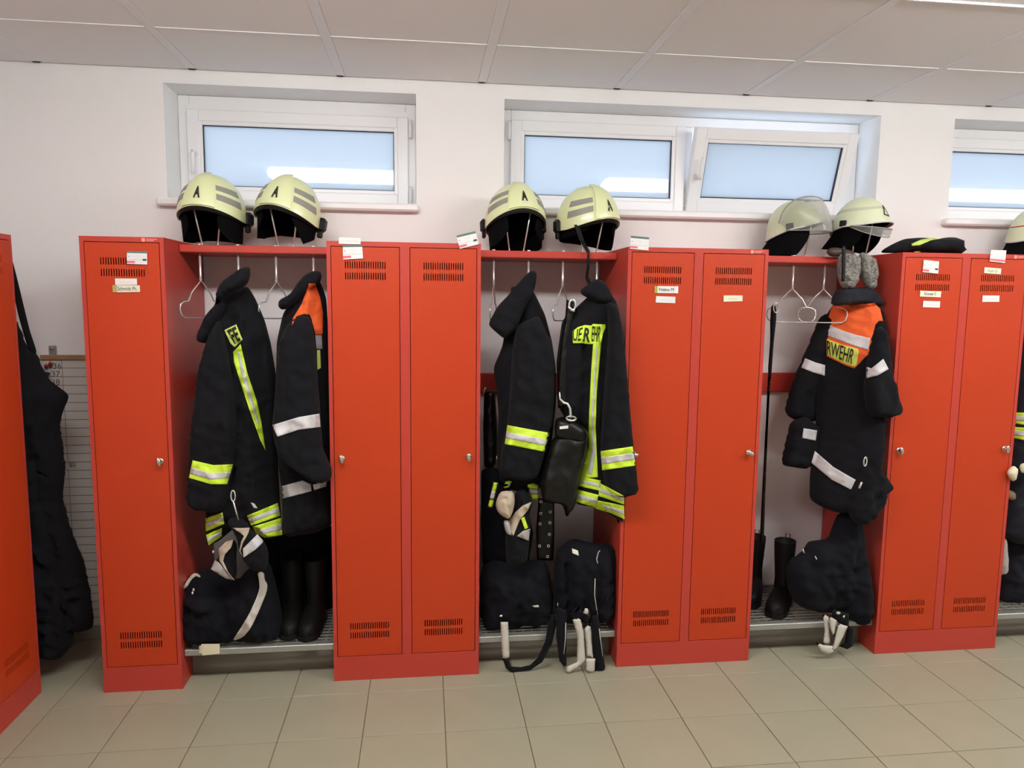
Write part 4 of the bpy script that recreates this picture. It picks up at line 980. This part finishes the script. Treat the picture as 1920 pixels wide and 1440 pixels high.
p3 = cloth('trousers', g2b([(560, 565), (590, 520), (650, 470), (700, 455), (780, 480), (955, 495), (972, 560), (985, 800), (968, 975), (860, 1000), (780, 1000), (680, 1010), (600, 1000), (565, 960), (552, 800)]), .10, .09, M['cloth2'], B3, smooth=1, wr=.55, amp=.024, fs=(14, 2.5), seed=42, creases=[(1060, 1050, 1062, 1150, 5, -.03), (1115, 1050, 1115, 1150, 5, -.02)])
rib('black_brace', g2b([(570, 900), (640, 930), (640, 1220), (640, 1290), (622, 1300), (592, 1260), (572, 1100)]), -.02, M['cloth'], B3, T=.008)
rib('white_brace', g2b([(680, 990), (730, 975), (752, 1070), (765, 1260), (742, 1290), (660, 1340), (636, 1335), (640, 1300), (708, 1270), (712, 1100)]), -.035, M['strap'], B3)
rib('white_brace', g2b([(758, 1050), (795, 1005), (815, 1240), (772, 1240)]), -.022, M['strap'], B3)
rib('white_brace', g2b([(770, 1246), (830, 1246), (824, 1330), (790, 1342), (768, 1320)]), -.04, M['strap'], B3)
rib('black_brace', g2b([(800, 960), (850, 960), (872, 1150), (895, 1300), (880, 1370), (820, 1370), (780, 1345), (830, 1318), (812, 1200)]), -.02, M['cloth'], B3, T=.008)
rib('cross_patch', g2b([(660, 940), (720, 900), (760, 960), (785, 900), (800, 960), (770, 1030), (740, 980), (690, 1000)]), -.03, M['cloth'], B3, T=.006)
rib('brace_end', g2b([(682, 945), (722, 902), (730, 918), (692, 952)]), -.045, M['strap'], B3); rib('brace_end', g2b([(750, 945), (768, 900), (785, 930), (786, 965)]), -.045, M['strap'], B3)
tr = bvh(p3); mb = MB()
for P in ([(845, 620), (838, 590), (850, 545), (860, 535)], [(828, 720), (825, 830), (838, 920), (850, 985)], [(582, 880), (586, 950)]):
    mb.tube(drape_pts(g2b(P), tr, .004, 0), .0018, 6)
for P in ([(855, 1050), (865, 1130), (878, 1230)], [(635, 1010), (632, 1120), (622, 1215)]): mb.tube([at(u, v, Y=-.03) for u, v in g2b(P)], .0018, 6)
mb.build('white_piping', M['strap'], B3)
mb = MB(); drape(mb, g2b([(675, 520), (715, 535), (722, 570), (678, 552)]), tr, .006); mb.build('label_tag', M['cream'], B3)
boot('black boot in the shadow behind the bundle at the left of the middle bay', at(928, 1150, Y=.3).x, .34, .30, 0)

# ---------------------------------------------------------------- clothing in the right bay
J5 = jacket('black jacket with orange yoke, silver band and cut-off yellow lettering patch', (2.25, .05, .6))
b5 = cloth('jacket_body', [(1568, 562), (1635, 558), (1655, 585), (1662, 620), (1664, 700), (1662, 760), (1660, 830), (1655, 900), (1635, 925), (1600, 960), (1570, 962), (1535, 948), (1517, 935), (1518, 890), (1528, 820), (1532, 740), (1538, 660), (1545, 600)], .20, .05, M['cloth'], J5, R=.05, tilt=(-.75, -.22), amp=.016, fs=(12, 3), seed=51)
c5 = cloth('collar', g3m([(800, 95), (850, 45), (1110, 40), (1155, 85), (1215, 200), (1180, 222), (1000, 190), (800, 212), (765, 190)]), .11, .045, M['bluecloth'], J5, R=.02, amp=.008, seed=52, step=.01)
sl = cloth('sleeve', [(1550, 585), (1556, 620), (1552, 690), (1545, 760), (1530, 790), (1500, 792), (1476, 780), (1473, 768), (1485, 720), (1502, 680), (1520, 640), (1536, 600)], .27, .05, M['cloth'], J5, R=.032, amp=.012, seed=53)
sl2 = cloth('sleeve', [(1484, 790), (1510, 780), (1535, 800), (1530, 860), (1512, 880), (1468, 873), (1466, 862), (1476, 825)], .20, .05, M['cloth'], J5, R=.032, amp=.012, seed=54, label='other sleeve end')
sr = cloth('sleeve', [(1640, 620), (1652, 608), (1662, 630), (1665, 680), (1675, 725), (1688, 765), (1687, 776), (1668, 784), (1630, 780), (1622, 740), (1626, 690)], -.05, .05, M['cloth'], J5, R=.032, amp=.012, seed=55)
tr = bvh(b5, c5)
mb = MB(); drape(mb, g3m([(770, 205), (900, 200), (1150, 185), (1200, 232), (1228, 345), (1190, 345), (1158, 380), (1130, 500), (1100, 640), (970, 772), (900, 750), (720, 662), (715, 500), (738, 300)]), tr, .005); mb.build('orange_yoke', M['orange'], J5)
mb = MB(); drape(mb, g3m([(722, 368), (860, 430), (985, 470), (1112, 500), (1092, 606), (970, 570), (850, 525), (718, 475)]), tr, .009); mb.build('silver_band', M['silver'], J5)
mb = MB(); drape(mb, g3m([(722, 505), (860, 560), (1000, 595), (1010, 620), (988, 745), (960, 757), (860, 720), (720, 648)]), tr, .009); pt = mb.build('back_patch', M['ypatch'], J5)
pt.data.materials[0] = M['yellow'] if False else mat('lettering_patch_yellow', (0.62, 0.66, 0.10), .7)
mb = MB(); drape_text(mb, 'RWEHR', g3m([(722, 520), (978, 605), (945, 735), (722, 645)]), tr, .013, bold=.01); mb.build('lettering', M['ink'], pt)
tr = bvh(b5, c5, sl, sl2, sr)
for qq in (g3m([(525, 680), (620, 718), (706, 742), (702, 838), (600, 808), (490, 765)]), g3m([(1078, 755), (1122, 772), (1230, 685), (1278, 778), (1180, 835), (1075, 860)]), g3m([(512, 1310), (634, 1330), (622, 1422), (500, 1398)]), g3b([(400, 205), (510, 300), (640, 375), (612, 432), (500, 375), (380, 275)])):
    mb = MB(); drape(mb, qq, tr, .005); mb.build('white_stripe', M['silver'], J5)
t = thing('black_strap', 'narrow black strap hanging from the leftmost bare hanger of the right bay', 'strap', at(1430, 1000, Y=.25))
cloth('webbing', [(1446, 572), (1455, 572), (1456, 595), (1451, 640), (1446, 710), (1441, 720), (1440, 690), (1444, 640), (1444, 600)], .22, .008, M['cloth'], t, R=.01, amp=.002, step=.01)
cloth('strap_tail', [(1440, 700), (1445, 705), (1440, 800), (1436, 900), (1432, 1020), (1424, 1020), (1430, 900), (1436, 790)], .24, .012, M['leather'], t, R=.012, amp=.002, step=.01)
mb = MB(); k = at(1455, 577, Y=.215)
mb.tube([k+Vector((.012*math.cos(a_), 0, .022*math.sin(a_))) for a_ in [i*PI/8 for i in range(16)]], .003, 6, closed=True); mb.build('ring', M['chrome'], t)
t = thing('black_glove', 'black glove clipped low on the jacket with the orange yoke', 'glove', at(1625, 985, Y=-.03))
cloth('glove_body', g3b([(705, 300), (730, 240), (762, 272), (800, 330), (848, 395), (850, 430), (822, 440), (812, 500), (762, 580), (700, 632), (650, 640), (598, 590), (600, 520), (640, 460), (672, 400)]), -.03, .05, M['cloth'], t, amp=.015, seed=57, creases=[(1610, 975, 1630, 930, 3, -.015), (1622, 980, 1640, 930, 3, -.015)])
mb = MB(); k = at(1400+697*.319, 780+268*.319, Y=-.07); mb.tube([k+Vector((.007*math.cos(a_), 0, .02*math.sin(a_))) for a_ in [i*PI/6 for i in range(12)]], .0028, 6, closed=True); mb.build('snap_hook', M['chrome'], t)
mb = MB(); mb.tube([at(u, v, Y=-.085) for u, v in g3b([(660, 425), (676, 388)])], .004, 6); mb.build('white_tab', M['strap'], t)
# knitted grey socks over the shelf edge
def sock(label, px, seed):
    t = thing('knitted_sock', label, 'sock', at(px[len(px)//2][0], px[len(px)//2][1], Y=.12), group='grey knitted socks hanging over the shelf edge')
    s = cloth('knit_body', px, .10, .035, M['knit'], t, step=.008, R=.022, amp=.016, fs=(12, 8), seed=seed); return t, s
t1, s_ = sock('grey knitted sock hanging beneath the helmet strap', g3h([(925, 690), (960, 665), (1060, 668), (1108, 715), (1115, 850), (1090, 950), (1062, 1015), (1000, 1035), (945, 1000), (918, 900), (918, 800)]), 61)
tr = bvh(s_); mb = MB(); drape(mb, g3h([(985, 950), (1085, 945), (1060, 1015), (1000, 1030), (960, 990)]), tr, .006); mb.build('cuff_fold', M['knit'], t1)
t2, s_ = sock('grey knitted sock hanging closest to the last double locker', g3h([(1130, 675), (1160, 652), (1240, 690), (1285, 720), (1302, 900), (1292, 1000), (1240, 1040), (1195, 1005), (1155, 920), (1125, 850)]), 62)
tr = bvh(s_); mb = MB(); drape(mb, g3h([(1200, 975), (1290, 960), (1285, 1010), (1240, 1038), (1210, 1010)]), tr, .006); mb.build('cuff_fold', M['knit'], t2)
cloth('helmet_strap', g3h([(952, 590), (990, 590), (988, 800), (980, 950), (945, 950), (950, 800)]), .03, .006, M['black'], label='black helmet strap hanging over the grey knitted socks', cat='strap', R=.008, amp=.001, step=.008)
cloth('leather_pad', g3h([(790, 650), (830, 612), (900, 608), (960, 620), (1060, 640), (1105, 700), (1000, 690), (900, 702), (830, 698)]), .14, .02, M['brown'], label='dark brown leather pad on the shelf beneath the triangle helmet', cat='pad', amp=.004, step=.008)
boot('black boot touching the edge of the locker at the left of the right bay', at(1431, 1160, Y=.2).x+.02, .36, .29, rad(-30))
boot('black boot standing beside the dark bundle with white strap buckles', at(1458, 1155, Y=.2).x+.03, .23, .31, rad(-38), r=.044)
B4 = bundle('dark bundle with short white buckled straps next to the last double locker', at(1570, 1160, Y=.1))
p4 = cloth('trousers', g3b([(250, 860), (330, 800), (370, 745), (430, 725), (490, 725), (515, 650), (545, 575), (600, 555), (650, 575), (680, 700), (690, 820), (720, 950), (738, 1100), (700, 1200), (620, 1220), (560, 1180), (500, 1150), (440, 1150), (330, 1130), (260, 1070), (232, 960)]), .07, .085, M['cloth2'], B4, smooth=1, wr=.55, amp=.026, fs=(14, 3), seed=63)
rib('white_brace', g3b([(448, 1160), (482, 1180), (486, 1260), (492, 1342), (448, 1340), (458, 1260)]), -.02, M['strap'], B4)
rib('white_brace', g3b([(405, 1328), (450, 1345), (520, 1352), (532, 1380), (482, 1402), (438, 1385)]), -.035, M['strap'], B4)
rib('white_brace', g3b([(485, 1175), (530, 1200), (512, 1300), (492, 1250)]), -.035, M['strap'], B4); rib('white_brace', g3b([(540, 1218), (595, 1235), (560, 1310), (522, 1380), (504, 1368)]), -.04, M['strap'], B4)
rib('black_brace', g3b([(590, 1230), (625, 1240), (625, 1350), (590, 1370), (540, 1350), (575, 1330)]), -.015, M['cloth'], B4, T=.008)
rib('black_brace', g3b([(500, 1130), (600, 1160), (600, 1240), (540, 1215), (500, 1180)]), -.02, M['cloth'], B4, T=.008)
rib('brace_end', g3b([(528, 1140), (552, 1155), (545, 1175), (525, 1160)]), -.045, M['strap'], B4); rib('brace_end', g3b([(560, 1165), (590, 1178), (582, 1195), (562, 1180)]), -.045, M['strap'], B4)
tr = bvh(p4); mb = MB(); mb.tube(drape_pts(g3b([(330, 782), (340, 808)]), tr, .004, .0), .0035, 6); mb.tube(drape_pts(g3b([(402, 822), (410, 842)]), tr, .004, .0), .003, 6); mb.build('buckle', M['chrome'], B4)

# folded hood on the last locker
t = thing('folded_hood', 'folded black hood with yellow piping on top of a locker', 'hood', at(1730, 475, Y=.1))
fz = zm(1640, 180, 280/1061)
h1 = cloth('hood_cloth', fz([(40, 1115), (60, 1090), (130, 1050), (210, 1015), (330, 1005), (420, 1012), (480, 1025), (480, 1118), (300, 1118)]), .12, .09, M['cloth'], t, amp=.012, seed=71, fs=(8, 14))
h2 = cloth('hood_fold', fz([(330, 1040), (420, 1020), (520, 1003), (590, 1005), (612, 1030), (605, 1065), (636, 1085), (636, 1108), (605, 1125), (450, 1118), (340, 1115), (322, 1080)]), .09, .08, M['cloth'], t, amp=.008, seed=72, fs=(8, 14))
tr = bvh(h1, h2); mb = MB(); drape(mb, fz([(262, 1050), (330, 1020), (400, 1008), (472, 1014), (400, 1025), (320, 1060), (265, 1065)]), tr, .005); drape(mb, fz([(278, 1105), (325, 1102), (325, 1117), (285, 1117)]), tr, .005); mb.build('yellow_piping', M['ypatch'], t)

# ---------------------------------------------------------------- the bay at the right photo edge
J6 = jacket('dark jacket with two yellow bands at the right photo edge', (3.17, .1, .6))
zr = zm(1850, 720, 70/360)
b6 = cloth('jacket_body', [(1905, 545), (1935, 530), (1965, 560), (1985, 700), (1990, 1010), (1960, 1025), (1905, 1020), (1872, 1000), (1884, 900), (1888, 800), (1895, 700), (1906, 640), (1910, 600)], .10, .09, M['bluecloth'], J6, amp=.015, seed=81)
tr = bvh(b6); zt_ = zm(1850, 380, 70/360)
for qq in ([(1893, 773), (1925, 774), (1985, 772), (1985, 792), (1925, 797), (1893, 793)], [(1891, 800), (1925, 802), (1985, 800), (1985, 822), (1925, 826), (1891, 820)]): bandYS(J6, qq, [(qq[0][0], qq[0][1]+6), (qq[1][0], qq[1][1]+7), (qq[2][0], qq[2][1]+7), (qq[3][0], qq[3][1]-6), (qq[4][0], qq[4][1]-7), (qq[5][0], qq[5][1]-6)], tr)
mb = MB(); drape(mb, zt_([(330, 960), (420, 960), (430, 1000), (345, 985)]), tr, .006); mb.build('orange_yoke', M['orange'], J6)
mb = MB(); drape(mb, zt_([(330, 1000), (420, 1000), (420, 1080), (330, 1090)]), tr, .005); mb.build('back_patch', M['ypatch'], J6)
G = glove('pale yellow glove tip hanging at the right photo edge', at(1900, 900, Y=.02))
cloth('glove_body', zr([(190, 860), (215, 815), (265, 785), (298, 820), (290, 870), (262, 945), (225, 920)]), -.015, .02, M['note'], G, step=.007, amp=.005, seed=82)
cloth('glove_cuff', zr([(320, 790), (350, 760), (400, 760), (400, 860), (330, 860)]), -.015, .02, M['note'], G, step=.007, amp=.005, seed=83)
cloth('tan_belt', zr([(185, 1010), (260, 1035), (400, 1075), (400, 1190), (300, 1150), (185, 1100)]), .06, .012, mat('tan_webbing', (0.24, 0.19, 0.10), .8), label='tan webbing belt hanging at the right photo edge', cat='belt', R=.015, amp=.003, step=.01)
ze = zm(1840, 960, 80/443)
G = glove('pale grey glove hanging beside the last locker edge', at(1880, 1075, Y=.06))
cloth('glove_body', ze([(170, 260), (235, 255), (258, 300), (270, 450), (268, 610), (235, 645), (165, 660), (165, 500)]), .08, .025, M['glovegrey'], G, step=.008, amp=.006, seed=84)
cloth('trouser_bundle', ze([(150, 700), (160, 560), (200, 300), (330, 220), (450, 200), (600, 250), (640, 700), (600, 930), (400, 940), (250, 925), (150, 925)]), .18, .10, M['bluecloth'], label='dark blue bundle on the bench at the right photo edge', cat='trousers', group='folded turnout trousers on the benches', amp=.03, seed=85)

# ---------------------------------------------------------------- dungarees at the left wall
t = thing('hanging_dungarees', 'black dungarees hanging between the left locker and the ruled chart', 'dungarees', at(120, 1240, Y=.2))
cloth('brace', [(12, 470), (23, 486), (33, 525), (43, 567), (56, 620), (70, 662), (60, 668), (48, 640), (34, 590), (24, 545), (16, 500)], .20, .008, M['cloth'], t, R=.01, amp=.003)
cloth('bib', [(10, 560), (24, 590), (36, 612), (50, 652), (70, 664), (76, 686), (92, 712), (131, 741), (120, 766), (111, 795), (119, 845), (118, 900), (60, 900), (10, 900)], .20, .07, M['cloth'], t, amp=.02, seed=91)
cloth('trouser_leg', [(40, 860), (122, 860), (122, 885), (117, 936), (133, 993), (157, 1053), (169, 1110), (176, 1166), (172, 1180), (122, 1186), (90, 1120), (60, 1000)], .20, .07, M['cloth'], t, amp=.03, fs=(14, 2), seed=92)
cloth('trouser_leg', [(20, 860), (75, 860), (95, 980), (125, 1100), (140, 1205), (110, 1238), (75, 1230), (60, 1150), (40, 1000)], .16, .06, M['cloth'], t, amp=.025, fs=(14, 2), seed=93)
